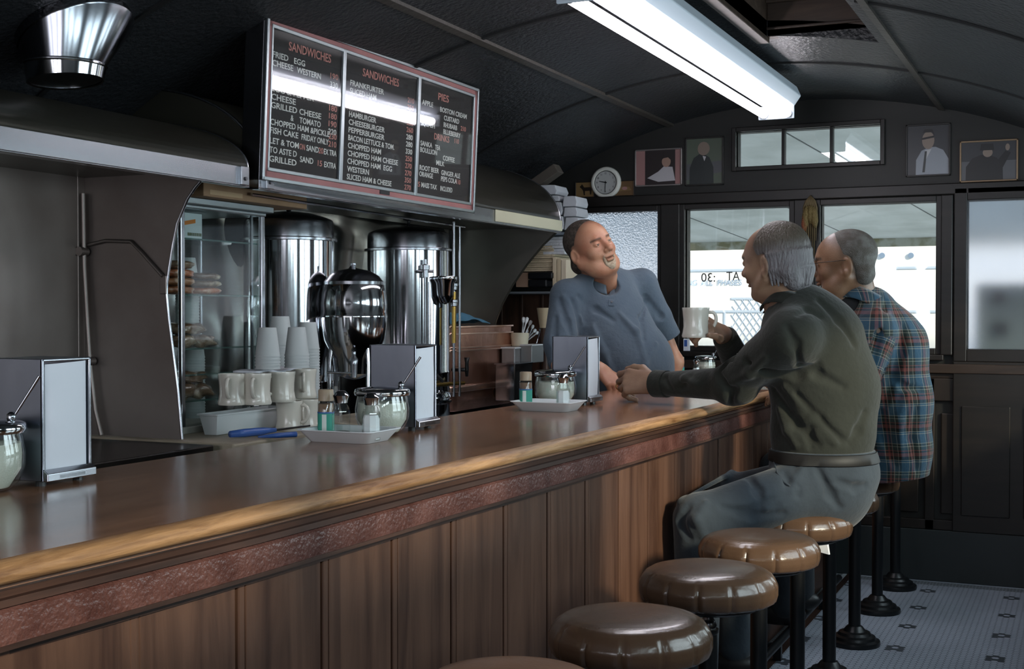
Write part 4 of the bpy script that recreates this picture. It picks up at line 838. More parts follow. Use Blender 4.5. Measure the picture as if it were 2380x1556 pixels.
for k, (x0, x1, yt, yb_) in enumerate([(1280, 1316, 502, 536), (1280, 1312, 470, 502), (1268, 1306, 455, 470), (1246, 1300, 430, 455), (1316, 1352, 505, 536), (1314, 1347, 482, 505), (1312, 1346, 456, 482)]):
    a, b = pt(x0, yb_, Y=YS+.05), pt(x1, yt, Y=YS+.05); w_ = (b[0]-a[0])/2; cx, cz = (a[0]+b[0])/2, (a[2]+b[2])/2; h_ = (b[2]-a[2])/2
    m = MB(); m.prism([(cx+w_*u, YS+.02+.0, cz+h_*v) for u, v in ((-1, -.98), (.85, -.98), (1, -.3), (.8, .9), (.3, .98), (-.8, .96))], (0, .16, 0))
    tag(m.build('takeout_carton', wb, bevel=.003), ['bottom', 'second', 'third', 'topmost'][k % 4 if k < 4 else k-4]+' white paper carton in the %s pile on the upper corner shelf' % ('left' if k < 4 else 'right'), 'carton', 'white cartons on the upper shelf')
bo = pt(1270, 412, Y=YS+.1); tag(MB().obox(bo, (.16, .08, .05), np.array(Matrix.Rotation(-.55, 3, 'Y'))).build('loose_box', mat('dim_box', '4b453f', .8), bevel=.003), 'dim brown box leaning on top of the white cartons', 'box')
q = pt(1268, 718, X=-2.35); r = thing('paper_cup', 'cream paper cup on a post beside the standing man', 'cup', (q[0], q[1]+.35, q[2]-.1))
q = pt(1266, 716, Y=5.9); MB().lathe([(.025, -.1), (.04, 0), (.037, 0), (.023, -.098)], q, 28).build('cup_wall', mat('cream_cup', 'b9ab8e', .6), r, smooth=60)
MB().cyl((q[0], q[1], .85), (q[0], q[1], q[2]-.1), .02, n=16).build('stand', w_shelf, r)

# ------------------------------------------------------------------ condiment sets on the counter
FH_ = np.array([-math.sin(YAW), math.cos(YAW)])
def holder(px, py, label, L_=.127, D_=.13, H_=.225, face=None):
    f = pt(px, py, Z=1.0) if face is None else np.array(face); x1, y0 = f[0], f[1]; x0, y1 = x1-D_, y0+L_
    r = thing('napkin_dispenser', label, 'napkin dispenser', ((x0+x1)/2, (y0+y1)/2, 1.0), 'steel napkin dispensers on the counter')
    m = MB(); t = .002; z0, z1 = 1.010, 1.0+H_
    m.box(x0, y0, z0, x1, y0+t, z1); m.box(x0, y1-t, z0, x1, y1, z1); m.box(x0, y0, z1-t, x1, y1, z1); m.box(x0, y0, z0, x1, y1, z0+t); m.build('case', steel, r, bevel=.0012)
    m = MB()
    for xx in (x0, x1-.006): m.box(xx, y0, z0, xx+.006, y0+.005, z1); m.box(xx, y1-.005, z0, xx+.006, y1, z1); m.box(xx, y0, z1-.005, xx+.006, y1, z1)
    m.build('corner_trim', lipsteel, r, bevel=.0015)
    m = MB(); m.prism([(x1, y0, z0), (x1+.012, y0, z0), (x1+.012, y0, z0+.014), (x1, y0, z0+.022)], (0, L_, 0)); m.build('lip', lipsteel, r, bevel=.0015)
    m = MB(); m.text('DINER' if False else 'COMPACT', (x1+.0125, y0+.03, z0+.003), (0, 1, 0), (0, 0, 1), .008, width=.07, depth=.0006) if False else m.box(x1+.012, y0+.03, z0+.004, x1+.0125, y1-.03, z0+.010)
    m.build('embossed_strip', chrome_dk, r)
    def nf(u, v): return (x1-.004+.010*math.sin(PI*u)**.5*(.4+.6*math.sin(PI*v)), y0+.010+(L_-.02)*u, z0+.016+(H_-.036)*v+.004*u)
    m = MB().grid(nf, 16, 16); m.box(x0+.01, y0+.01, z0+.01, x1-.005, y1-.01, z1-.015); m.build('napkins', paper, r, smooth=40)
    for a in (x0+.015, x1-.02):
        for b in (y0+.015, y1-.015): MB().lathe([(0, 0), (.010, 0), (.009, .0105), (0, .0105)], (a, b, 1.0), 12).build('foot', rubber, r)
    return r
def sugar_jar(px, py, label, R=.05, H=.085, spoon=True, c=None):
    c = pt(px, py, Z=1.0) if c is None else np.array(c); c = np.array([c[0], c[1], 1.0]); k = R/.05
    r = thing('sugar_jar', label, 'jar', c, 'glass sugar jars on the counter')
    P = [(.018, 0), (.03, .002), (.042, .012), (.049, .03), (.050, .048), (.047, .066), (.045, .074)]; P = [(a*k, b*H/.085) for a, b in P]
    MB().lathe([(0, 0)]+P+[(P[-1][0]-.002, P[-1][1]), (P[-2][0]-.003, P[-2][1]), (P[-4][0]-.003, P[-4][1]), (P[1][0], .006), (0, .006)], c, 40).build('jar_glass', jarglass, r, smooth=50)
    MB().lathe([(0, .007), (.03*k, .008), (.044*k, .028*H/.085), (.0455*k, .045*H/.085), (.044*k, .060*H/.085), (0, .062*H/.085)], c, 36).build('sugar', sugar, r, smooth=50)
    MB().lathe([(.044*k, .072*H/.085), (.050*k, .073*H/.085), (.052*k, .078*H/.085), (.050*k, .084*H/.085), (.046*k, .086*H/.085), (.012*k, .090*H/.085), (0, .090*H/.085)], c, 40).build('lid', chrome, r, smooth=50)
    if spoon:
        a = c+RT*.035*k+[0, 0, .088*H/.085]; m = MB(); m.tube([a, a+RT*.05+[0, 0, .078]], [.0022, .0030], 8); m.lathe([(.006, 0), (.008, .006), (.008, .014), (.003, .018), (0, .018)], a-[0, 0, .003], 14); m.build('spoon_handle', chrome_dk, r, smooth=60)
    return r
def shaker(px, py, label, fill, H=.105, zb=1.004, c=None):
    c = pt(px, py, Z=zb) if c is None else c; r = thing('salt_shaker' if fill is salt else 'pepper_shaker', label, 'shaker', c, 'glass shakers in the trays'); k = H/.105
    body = [(.0, 0), (.019, 0), (.0205, .003), (.0205, .058), (.0165, .07), (.0125, .076), (.0125, .082)]; body = [(a*k, b*k) for a, b in body]
    MB().lathe(body, c, 8, np.array(Matrix.Rotation(.39, 3, 'Z'))).build('glass_body', jarglass, r, smooth=25)
    hf = .85 if fill is salt else .2
    MB().lathe([(0, .003*k), (.0185*k, .003*k), (.0185*k, (.003+.052*hf)*k), ((.015 if hf > .5 else .0185)*k, (.003+.062*hf)*k), (0, (.003+.062*hf)*k)], c, 8, np.array(Matrix.Rotation(.39, 3, 'Z'))).build('contents', fill, r, smooth=25)
    MB().lathe([(.0145, .078), (.0155, .080), (.0155, .086), (.0175, .088), (.018, .094), (.016, .100), (.010, .104), (0, .105)], c, 28).build('cap', chrome, r, smooth=50) if k == 1 else MB().lathe([(.0145*k, .078*k), (.0155*k, .086*k), (.018*k, .094*k), (.010*k, .104*k), (0, .105*k)], c, 28).build('cap', chrome, r, smooth=50)
    return r
teal, gtan = mat('teal_label', '3f9a86', .6), mat('ground_spice', '8a6f5c', .9)
def spice(px, py, label, H=.10, zb=1.004, R=.019, c=None):
    c = pt(px, py, Z=zb) if c is None else c; r = thing('spice_jar', label, 'jar', c, 'plastic spice jars in the trays')
    MB().lathe([(0, 0), (R*.95, 0), (R, .003), (R, H*.72), (R*.9, H*.76), (0, H*.76)], c, 28).build('jar_wall', jarglass, r, smooth=40)
    MB().lathe([(0, .003), (R*.93, .003), (R*.93, H*.70), (0, H*.70)], c, 24).build('spice', gtan, r, smooth=40)
    MB().lathe([(R*1.01, H*.06), (R*1.015, H*.5)], c, 28).build('label_band', teal, r, smooth=40); MB().lathe([(R*1.03, H*.5), (R*1.03, H*.53)], c, 28).build('label_edge', mat('blue_edge', '3d64a0', .6), r, smooth=40)
    mm_ = MB(); a0 = math.atan2(-c[1], -c[0]); n_ = 5
    mm_.add([(c[0]+R*1.03*math.cos(a0+.55*(i/(n_-1.)-.9)), c[1]+R*1.03*math.sin(a0+.55*(i/(n_-1.)-.9)), c[2]+z) for z in (H*.08, H*.48) for i in range(n_)], [(i, i+1, i+1+n_, i+n_) for i in range(n_-1)]); mm_.build('label_panel', mat('white_label', 'd6ddd6', .6), r)
    MB().lathe([(R*.93, H*.76), (R*.93, H*.98), (R*.85, H), (0, H)], c, 28).build('cap', mat('clear_tan_cap', 'a8957e', .35), r, smooth=40); return r
def tray(x0, x1, pyb, label, dx=.15, L_=None, z=1.0, c=None):
    """white foam tray: x0,x1 = left/right extent at its rim in the photograph."""
    r = thing('foam_tray', label, 'tray', c, 'white foam trays on the counter')
    w_, l_ = dx/2, L_/2
    def ring(i_, z_, n_=8, rad=.018):
        P = []
        for q, (sx, sy) in enumerate(((1, 1), (-1, 1), (-1, -1), (1, -1))):
            for k in range(n_+1): a = PI/2*q+PI/2*k/n_; P.append((c[0]+sx*(w_+i_-rad)+rad*math.cos(a), c[1]+sy*(l_+i_-rad)+rad*math.sin(a), z_))
        return P
    R_ = [ring(-.022, 1.0), ring(-.020, 1.0005), ring(-.002, 1.026), ring(.004, 1.029), ring(.004, 1.031), ring(-.004, 1.0305), ring(-.021, 1.0045)]
    k = len(R_[0]); vs = sum(R_, []); fs = [(a*k+i, a*k+(i+1) % k, (a+1)*k+(i+1) % k, (a+1)*k+i) for a in range(len(R_)-1) for i in range(k)]+[tuple(range(k))[::-1], tuple((len(R_)-1)*k+i for i in range(k))]
    MB().add(vs, fs).build('dish', foam, r, smooth=40); return r
def onc(px, Y, z=1.0):      # point of the counter top at distance Y seen at column px
    t = (px-CX)/F_PX; d = Y/(FH_[1]+RT[1]*t); return np.array([FH_[0]*d+RT[0]*t*d, Y, z])
# nearest set
holder(100, 1134, 'large steel napkin dispenser at the left edge of the photo', .124, .125, .232)
sugar_jar(0, 0, 'sugar jar half cut off at the left edge of the photo', .070, .122, c=onc(-40, 1.675))
# middle set
q = onc(812, 2.70); tray(0, 0, 0, 'white foam tray holding two shakers beside the mugs', .205, .155, c=np.array([-1.652, 2.70, 1.0]))
spice(0, 0, 'spice jar with teal label behind the left shaker', .118, R=.0205, c=onc(757, 2.72, 1.0052))
shaker(0, 0, 'pepper shaker with little pepper left, in the nearer tray', pepper, .118, c=onc(792, 2.70, 1.0052))
shaker(0, 0, 'full salt shaker in the nearer tray', salt, .116, c=onc(862, 2.685, 1.0052))
sugar_jar(0, 0, 'large sugar jar behind the salt shaker', .070, .118, c=onc(888, 2.875))
holder(966, 1003, 'steel napkin dispenser behind the large sugar jar', .12, .14, .228)
# far set
tray(0, 0, 0, 'white foam tray with spice jar and salt in the middle of the counter', .205, .15, c=np.array([-1.575, 3.79, 1.0]))
spice(0, 0, 'spice jar with green label beside the copper steamer', .116, R=.021, c=onc(1222, 3.80, 1.0052))
shaker(0, 0, 'salt shaker in the farther tray before the big dispenser', salt, .114, c=onc(1309, 3.77, 1.0052))
sugar_jar(0, 0, 'sugar jar behind the farther tray', .070, .118, c=onc(1291, 3.955))
holder(1366, 943, 'steel napkin dispenser in front of the man behind the counter', .115, .13, .232)
# last set by the windows
q = pt(1592, 880, Z=1.0); tray(0, 0, 0, 'white foam tray farthest away behind the seated man\'s arm', .13, .2, c=np.array([q[0], q[1], 1.0]))
spice(1581, 880, 'spice jar with pale label in the farthest tray', .10); shaker(1618, 880, 'salt shaker in the farthest tray', salt, .09)
sugar_jar(1640, 874, 'sugar jar in the farthest condiment set', .052, .095)

# ------------------------------------------------------------------ pictures and clock on the rear wall
def picture(x0, y0, x1, y1, label, fm, draw, name='framed_photo', t=.008, mat_=None, shape=None):
    a, b = pt(x0, y1, Y=Y_B-.012), pt(x1, y0, Y=Y_B-.012); r = thing(name, label, 'picture', ((a[0]+b[0])/2, Y_B, a[2]), 'photos hung on the rear wall')
    X0, X1, Z0, Z1 = a[0], b[0], a[2], b[2]; f = MB(); f.box(X0, Y_B-.014, Z0, X0+t, Y_B-.001, Z1); f.box(X1-t, Y_B-.014, Z0, X1, Y_B-.001, Z1); f.box(X0, Y_B-.014, Z0, X1, Y_B-.001, Z0+t); f.box(X0, Y_B-.014, Z1-t, X1, Y_B-.001, Z1)
    f.build('frame', fm, r, bevel=.0015); mats, m = [], MB()
    m.box(X0+t, Y_B-.008, Z0+t, X1-t, Y_B-.002, Z1-t, 0); mats.append(draw[0])
    for i, (mm_, poly) in enumerate(draw[1:]):
        mats.append(mm_); y = Y_B-.0085-.0004*i
        m.add([(X0+t+(X1-X0-2*t)*u, y, Z0+t+(Z1-Z0-2*t)*v) for u, v in poly], [tuple(range(len(poly)))], i+1)
    m.build('print', mats, r); return r
def ov(cx, cy, rx, ry, n=20): return [(cx+rx*math.cos(2*PI*k/n), cy+ry*math.sin(2*PI*k/n)) for k in range(n)]
def body(cx, top, w_, c=1.): return [(cx-w_, 0), (cx+w_, 0), (cx+w_*.98, top*.55), (cx+w_*.65, top*.88), (cx+w_*.2, top), (cx-w_*.2, top), (cx-w_*.65, top*.88), (cx-w_*.98, top*.55)]
pm = {k: mat('print_%s' % k, v, .35) for k, v in dict(night='2a2425', pinkw='8d6a68', skin='8f7468', skin2='77685f', white='a3a0a4', suit='262a2b', green='4d544a', grey='4c4c50', coat='7d8088', dkgrey='2c2d31', black='17181a', tan='6f5a3c', horse='1d1713', sepia='5c4730').items()}
gold = mat('thin_gold_frame', '7d6a55', .4, .6); silver = mat('thin_silver_frame', '85807f', .35, .7); bf = mat('black_frame', '1c1a19', .4)
picture(1475, 343, 1585, 435, 'framed photo of a person in white leaning in a doorway', silver, [pm['night'], (pm['pinkw'], [(0, 0), (.2, 0), (.2, 1), (0, 1)]), (pm['pinkw'], [(.88, 0), (1, 0), (1, 1), (.88, 1)]), (pm['white'], [(.25, .2), (.5, .38), (.62, .52), (.82, .5), (.88, .1), (.5, .08)]), (pm['skin'], ov(.68, .66, .1, .16)), (pm['night'], [(.58, .72), (.64, .88), (.76, .86), (.8, .68), (.72, .78), (.62, .76)])])
picture(1592, 316, 1682, 433, 'framed photo of an elderly person in a dark suit, side view', bf, [pm['green'], (pm['grey'], [(0, .1), (1, .25), (1, .5), (0, .45)]), (pm['suit'], body(.42, .66, .34)), (pm['skin2'], ov(.48, .78, .17, .15)), (pm['white'], [(.45, .62), (.55, .6), (.5, .5)])])
picture(2105, 285, 2210, 412, 'framed portrait of a person in glasses and pale jacket with tie', bf, [pm['dkgrey'], (pm['coat'], body(.6, .56, .4)), (pm['white'], [(.42, .5), (.58, .52), (.44, .3)]), (pm['suit'], [(.42, .48), (.47, .48), (.42, .05), (.36, .05)]), (pm['skin2'], ov(.5, .7, .15, .18)), (pm['black'], [(.36, .86), (.42, .93), (.6, .92), (.65, .8), (.6, .86), (.42, .86)]), (pm['black'], [(.34, .71), (.64, .75), (.64, .79), (.34, .75)])])
picture(2230, 322, 2367, 425, 'framed dim photo of a person in a cap and dark coat waving', gold, [pm['grey'], (pm['dkgrey'], [(0, .5), (1, .5), (1, 1), (0, 1)]), (pm['black'], body(.42, .66, .34)), (pm['black'], [(.6, .4), (.75, .3), (.9, .7), (.8, .75)]), (pm['skin2'], ov(.48, .72, .09, .12)), (pm['black'], [(.34, .78), (.36, .95), (.58, .95), (.6, .78)]), (pm['skin2'], ov(.84, .84, .04, .09))])
picture(1337, 422, 1381, 460, 'small sepia picture of a horse left of the clock', bf, [pm['tan'], (pm['horse'], [(.2, .7), (.35, .88), (.45, .66), (.8, .66), (.88, .5), (.85, .15), (.78, .15), (.76, .42), (.5, .4), (.5, .12), (.43, .12), (.4, .42), (.33, .55)])], t=.003)
picture(1418, 419, 1474, 457, 'small reddish brown picture right of the clock', bf, [pm['sepia'], (pm['tan'], [(.1, .3), (.9, .35), (.8, .6), (.3, .65)]), (pm['pinkw'], ov(.6, .5, .12, .12))], t=.003)
q = pt(1406, 424, Y=Y_B-.03); r = thing('wall_clock', 'round white wall clock between the small pictures', 'clock', (q[0], Y_B, q[2])); Rb = np.column_stack([(1, 0, 0), (0, 0, 1), (0, -1, 0)])
MB().lathe([(0, 0), (.082, 0), (.086, .01), (.083, .024), (.075, .03), (.066, .028), (.062, .02), (0, .02)], (q[0], Y_B, q[2]), 56, Rb).build('case', mat('clock_case', 'c0c0ba', .35), r, smooth=50)
MB().lathe([(0, .0205), (.0605, .0205)], (q[0], Y_B, q[2]), 48, Rb, caps=False).build('dial', mat('dial', '9fa1a0', .6), r)
MB().lathe([(.0605, .0205), (.0605, .0225), (.063, .0225), (.063, .0205)], (q[0], Y_B, q[2]), 48, Rb, caps=False).build('dial_ring', bf, r)
m = MB()
for k in range(1, 13):
    a = PI/2-k*PI/6; s = str(k); m.text(s, (q[0]+.049*math.cos(a), Y_B-.0212, q[2]+.049*math.sin(a)-.0045), (1, 0, 0), (0, 0, 1), .010, xs=.9, align='CENTER', depth=.0004)
m.build('numerals', iron, r)
for nm, a, ln, w_ in (('hour_hand', math.radians(180-12), .036, .003), ('minute_hand', math.radians(-92), .052, .002)):
    d = np.array([math.cos(a), 0, math.sin(a)]); c_ = np.array([q[0], Y_B-.0235, q[2]]); s = np.array([-d[2], 0, d[0]]); MB().prism([c_-d*.008-s*w_, c_+d*ln-s*w_*.6, c_+d*ln+s*w_*.6, c_-d*.008+s*w_], (0, -.001, 0)).build(nm, iron, r)
# hanging dried corn on the post between the windows
q = pt(1882, 455, Y=Y_B-.05); r = thing('dried_corn_bunch', 'hanging bunch of dried corn cobs on the post between the rear windows', 'corn', tuple(q)); cm_ = mat('dried_corn', '6d5c36', .6, bump=(220, .8), var=('8b3f28', 9, .5, .62)); hk = mat('corn_husk', '5b4c33', .8, bump=(30, .6))
for k, (x, y, x2, y2) in enumerate([(1876, 480, 1868, 540), (1884, 478, 1884, 520), (1890, 482, 1895, 530)]):
    a, b = pt(x, y, Y=Y_B-.06), pt(x2, y2, Y=Y_B-.06); MB().tube([a, a*.7+b*.3, a*.3+b*.7, b], [.010, .019, .018, .007], 16).build('corn_cob', cm_, r, smooth=180)
a = pt(1884, 455, Y=Y_B-.05); m = MB()
for k in range(7): m.tube([a, a+[-.02+.007*k, -.01, -.03], pt(1868+5*k, 484, Y=Y_B-.055), pt(1872+4*k, 560+(k % 3)*18, Y=Y_B-.05)], [.003, .007, .006, .002], 8)
m.build('husk', hk, r, smooth=180); m = MB(); m.cyl(a+[0, .05, 0], a, .004, n=8); m.build('nail', iron, r)
pz = pt(1565, 796, Y=6.3)
bxx = thing('white_packet', 'small white packet with blue print at the foot of the middle window', 'packet', tuple(pt(1597, 812, Y=Y_B-.045)))
a, b = pt(1589, 811, Y=Y_B-.04), pt(1602, 788, Y=Y_B-.04); MB().box(a[0], Y_B-.045, ZS-.025, b[0], Y_B-.025, b[2]).build('wrapper', paper, bxx); MB().box(a[0]+.004, Y_B-.0455, a[2]+.012, b[0]-.01, Y_B-.045, b[2]-.006).build('blue_print', bluep, bxx)
# ------------------------------------------------------------------ people: smooth implicit surfaces meshed once (surface nets)
def unit(v): v = np.array(v, float); return v/np.linalg.norm(v)
FH = unit([FW[0], FW[1], 0]); ZU = np.array([0, 0, 1.])
def D(px, py, d): return CAM+ray(px, py)*d
def vdir(r, u, f): return unit(RT*r+ZU*u+FH*f)       # right / up / away from the camera
def smin(a, b, k): h = np.clip(.5+.5*(b-a)/k, 0, 1); return b*(1-h)+a*h-k*h*(1-h)
class SDF:
    def __init__(s, ops=None): s.ops = list(ops or [])
    def copy(s): return SDF(s.ops)
    def _push(s, fn, c, R, k, sub): s.ops.append((fn, np.array(c, float), R, k, sub)); return s
    def cone(s, a, b, r1, r2=None, k=.01, sub=False, flat=None, fs=1.):
        a, b = np.array(a, float), np.array(b, float); r2 = r1 if r2 is None else r2; ba = b-a; bb = max(ba@ba, 1e-9); u = None if flat is None else unit(flat)
        def fn(P):
            q = P-a; h = np.clip((q@ba)/bb, 0, 1); w_ = q-h[:, None]*ba
            if u is not None: w_ = w_+(w_@u)[:, None]*u*(1/fs-1)
            d = np.sqrt((w_*w_).sum(1))-(r1+(r2-r1)*h); return d*(fs if u is not None and fs < 1 else 1)
        return s._push(fn, (a+b)/2, math.sqrt(bb)/2+max(r1, r2), k, sub)
    def ell(s, c, r, B=None, k=.01, sub=False):
        c, r = np.array(c, float), np.array(r, float)*np.ones(3); B = np.eye(3) if B is None else np.array(B)
        def fn(P):
            q = (P-c)@B; k0 = np.sqrt(((q/r)**2).sum(1)); k1 = np.sqrt(((q/r**2)**2).sum(1))+1e-9; return k0*(k0-1)/k1
        return s._push(fn, c, r.max(), k, sub)
    def half(s, c, nrm, k=.004, R=9.):     # keep only the side the normal points away from
        c, nrm = np.array(c, float), unit(nrm); return s._push(lambda P: -((P-c)@nrm), c, R, k, True)
    def poly(s, pts, rs, k=.01, sub=False, **kw):
        rs = rs if hasattr(rs, '__len__') else [rs]*len(pts)
        for i in range(len(pts)-1): s.cone(pts[i], pts[i+1], rs[i], rs[i+1], k, sub, **kw)
        return s
    def ev(s, P):
        d = np.full(len(P), 1e3)
        for fn, c, R, k, sub in s.ops:
            m = ((P-c)**2).sum(1) < (R+.06)**2
            if not m.any(): continue
            v = fn(P[m]); d[m] = -smin(-d[m], v, k) if sub else smin(d[m], v, k)
        return d
    def box(s):
        A = [(c-R, c+R) for fn, c, R, k, sub in s.ops if not sub]; return np.min([a[0] for a in A], 0)-.02, np.max([a[1] for a in A], 0)+.02
    def hit(s, px, py, d0=2.5, d1=7.5):
        r = ray(px, py); t = d0
        for _ in range(400):
            p = CAM+r*t; v = s.ev(p[None])[0]
            if v < .0006: return p
            t += min(max(v*.7, .0008), .03)
            if t > d1: return None
        return None
    def fold(s, pts, r, k=.012, sub=True, off=0.):
        H = [s.hit(x, y) for x, y in pts]; H = [h+unit(h-CAM)*off for h in H if h is not None]
        if len(H) > 1:
            rr = [r*.35]+[r]*(len(H)-2)+[r*.35] if len(H) > 2 else [r, r*.4]; s.poly(H, rr, k, sub)
        return s
    def mesh(s, h, proj=2):
        lo, hi = s.box(); n = (np.ceil((hi-lo)/h/8)*8).astype(int)+8; nb = n//8
        g = [lo[i]+(np.arange(nb[i])*8+3.5)*h for i in range(3)]; BC = np.stack(np.meshgrid(*g, indexing='ij'), -1).reshape(-1, 3)
        db = s.ev(BC); V = np.ones(tuple(nb)+(8, 8, 8), np.float32); V *= np.sign(db).reshape(tuple(nb))[..., None, None, None]
        sel = np.abs(db) < h*4*1.75+.012; idx = np.argwhere(sel.reshape(tuple(nb)))
        o = np.stack(np.meshgrid(*[np.arange(8)]*3, indexing='ij'), -1).reshape(-1, 3)
        for c0 in range(0, len(idx), 400):
            ii = idx[c0:c0+400]; P = lo+((ii[:, None]*8+o[None]).reshape(-1, 3))*h; v = s.ev(P).reshape(-1, 8, 8, 8); V[ii[:, 0], ii[:, 1], ii[:, 2]] = np.clip(v, -1, 1)
        V = V.transpose(0, 3, 1, 4, 2, 5).reshape(tuple(n)); ins = V < 0
        cnt = sum(ins[i:n[0]-1+i, j:n[1]-1+j, k:n[2]-1+k].astype(np.int8) for i in (0, 1) for j in (0, 1) for k in (0, 1))
        act = (cnt > 0) & (cnt < 8); cid = -np.ones(act.shape, np.int64); cc = np.argwhere(act); cid[act] = np.arange(len(cc))
        acc = np.zeros((len(cc), 3)); num = np.zeros(len(cc)); co = [(i, j, k) for i in (0, 1) for j in (0, 1) for k in (0, 1)]
        for a in co:
            for ax in range(3):
                if a[ax]: continue
                b = list(a); b[ax] = 1; va = V[tuple((cc+a).T)]; vb = V[tuple((cc+b).T)]; m = (va < 0) != (vb < 0)
                t = np.where(m, va/(va-vb+1e-12), 0); e = np.array(a, float)[None]+np.eye(3)[ax][None]*t[:, None]; acc += e*m[:, None]; num += m
        P = lo+(cc+acc/num[:, None])*h
        F = []
        for ax in range(3):
            a1, a2 = (ax+1) % 3, (ax+2) % 3; sl0, sl1 = [slice(None)]*3, [slice(None)]*3; sl0[ax] = slice(0, -1); sl1[ax] = slice(1, None)
            x0, x1 = ins[tuple(sl0)], ins[tuple(sl1)]; ch = x0 != x1; q = np.argwhere(ch); q = q[(q[:, a1] > 0) & (q[:, a2] > 0) & (q[:, a1] < n[a1]-1) & (q[:, a2] < n[a2]-1)]
            e1, e2 = np.eye(3, dtype=int)[a1], np.eye(3, dtype=int)[a2]
            f = np.stack([cid[tuple((q-e1-e2).T)], cid[tuple((q-e2).T)], cid[tuple(q.T)], cid[tuple((q-e1).T)]], 1)
            fl = ~x0[tuple(q.T)]; f[fl] = f[fl][:, ::-1]; F.append(f)
        F = np.concatenate(F); F = F[(F >= 0).all(1)]
        for _ in range(proj):
            v = s.ev(P); G = np.stack([s.ev(P+np.eye(3)[i]*h*.5)-v for i in range(3)], 1)/(h*.5); g2 = np.clip((G*G).sum(1), .25, None); P = P-np.clip(v/g2, -h*.6, h*.6)[:, None]*G
        return P, F
def mesh_obj(name, P, F, m, parent, attrs=None):
    me = bpy.data.meshes.new(name); me.vertices.add(len(P)); me.vertices.foreach_set('co', P.astype(np.float32).ravel())
    me.loops.add(F.size); me.loops.foreach_set('vertex_index', F.astype(np.int32).ravel()); me.polygons.add(len(F)); me.polygons.foreach_set('loop_start', np.arange(0, F.size, 4, dtype=np.int32))
    me.update(); me.validate(); me.materials.append(m); me.polygons.foreach_set('use_smooth', [True]*len(me.polygons))
    for k, v in (attrs or {}).items():
        if v.ndim == 1: a = me.attributes.new(k, 'FLOAT', 'POINT'); a.data.foreach_set('value', v.astype(np.float32))
        else: a = me.attributes.new(k, 'FLOAT_VECTOR', 'POINT'); a.data.foreach_set('vector', v.astype(np.float32).ravel())
    return link(name, me, parent)
def attr_mix(m, attr, col):        # blends a second colour in where the mesh attribute says the skin or hair differs
    n, l = m.node_tree.nodes, m.node_tree.links; p = n['Principled BSDF']; a = n.new('ShaderNodeAttribute'); a.attribute_name = attr
    src = p.inputs['Base Color'].links[0].from_socket if p.inputs['Base Color'].links else None
    x = n.new('ShaderNodeMix'); x.data_type = 'RGBA'; l.new(a.outputs['Fac'], x.inputs[0]); x.inputs[7].default_value = lin(col)
    if src: l.new(src, x.inputs[6])
    else: x.inputs[6].default_value = p.inputs['Base Color'].default_value
    l.new(x.outputs[2], p.inputs['Base Color']); return m
def frame(f, u): f = unit(f); r = unit(np.cross(f, u)); return np.column_stack([r, f, np.cross(r, f)])    # columns: right, forward, up
def head(s, c, B, sc=1., mouth=.0, jowl=0., nose=1., ear=True):
    W = lambda *v: np.array(c)+B@(np.array(v)*sc)
    def E(v, r, k=.01, sub=False, rot=None): s.ell(W(*v), np.array(r)*sc, B if rot is None else B@np.array(rot), k*sc, sub)
    def Cn(a, b, r1, r2, k=.01, sub=False): s.cone(W(*a), W(*b), r1*sc, r2*sc, k*sc, sub)
    E((0, -.018, .034), (.077, .095, .082)); E((0, .022, .018), (.066, .074, .076), .03); E((0, .034, -.040), (.056, .056, .072), .03)
    for q in (-1, 1):
        Cn((q*.060, -.004, -.048), (q*.026, .062, -.096), .020+jowl*.5, .017+jowl*.4, .025); E((q*.040, .062, -.026), (.023, .022, .022), .02)
        if jowl: E((q*.042, .036, -.085), (.028, .035, .03), .03)
    E((0, .068, -.098), (.022, .019, .017), .02); Cn((-.030, .084, .026), (.030, .084, .026), .009, .009, .016)
    for q in (-1, 1): E((q*.031, .102, .006), (.019, .016, .013), .014, True)
    for q in (-1, 1): E((q*.031, .080, .007), (.0155, .0135, .0115), .004); E((q*.031, .093, .005), (.0125, .008, .0020), .002, True)
    Cn((0, .088, .018), (0, .110, -.020), .0075, .0115*nose, .012); E((0, .112, -.024), (.0125*nose, .011*nose, .0105*nose), .008)
    for q in (-1, 1): E((q*.0125, .101, -.028), (.008, .009, .0075), .006); E((q*.006, .106, -.036), (.0035, .005, .004), .003, True)
    E((0, .090, -.046), (.025, .012, .012), .014); E((0, .094, -.0515), (.022, .009, .0055), .006); E((0, .093, -.064-mouth), (.019, .009, .0065), .006); E((0, .104, -.057-mouth*.5), (.021, .016, .0014+mouth*.6), .003, True)
    E((0, .088, -.078), (.026, .01, .008), .012, True) if not jowl else None
    if ear:
        for q in (-1, 1):
            rz = np.array(Matrix.Rotation(q*.45, 3, 'Z')); E((q*.079, -.014, -.012), (.008, .019, .031), .005, False, rz); E((q*.086, -.010, -.008), (.006, .011, .019), .005, True, rz); E((q*.080, -.008, -.036), (.007, .010, .012), .006)
    return W
def head_attrs(P, c, B, sc, brow=True, hair=None):
    L = ((P-np.array(c))@B)/sc; x, y, z = L.T; g = lambda v, c_, s_: np.exp(-((v-c_)/s_)**2)
    lips = g(z, -.057, .0085)*g(x, 0, .021)*(y > .085); brows = (g(z, .026-.12*(np.abs(x)-.03)**2*50, .0048)*((np.abs(x) > .012) & (np.abs(x) < .052))*(y > .06)) if brow else 0*x
    nr = (g(z, -.022, .018)*g(x, 0, .02)+.7*g(z, -.028, .02)*g(np.abs(x), .042, .02))*(y > .05)
    if hair is not None:
        m_ = np.abs(L).max(1) < .16; dd = np.full(len(P), 1.); dd[m_] = hair.ev(P[m_]); brows = np.maximum(brows, .75*np.exp(-np.clip(dd, 0, None)/.007))
    return {'lips': np.clip(lips*.7+nr*.18, 0, 1), 'brow': np.clip(brows, 0, 1)*.85}
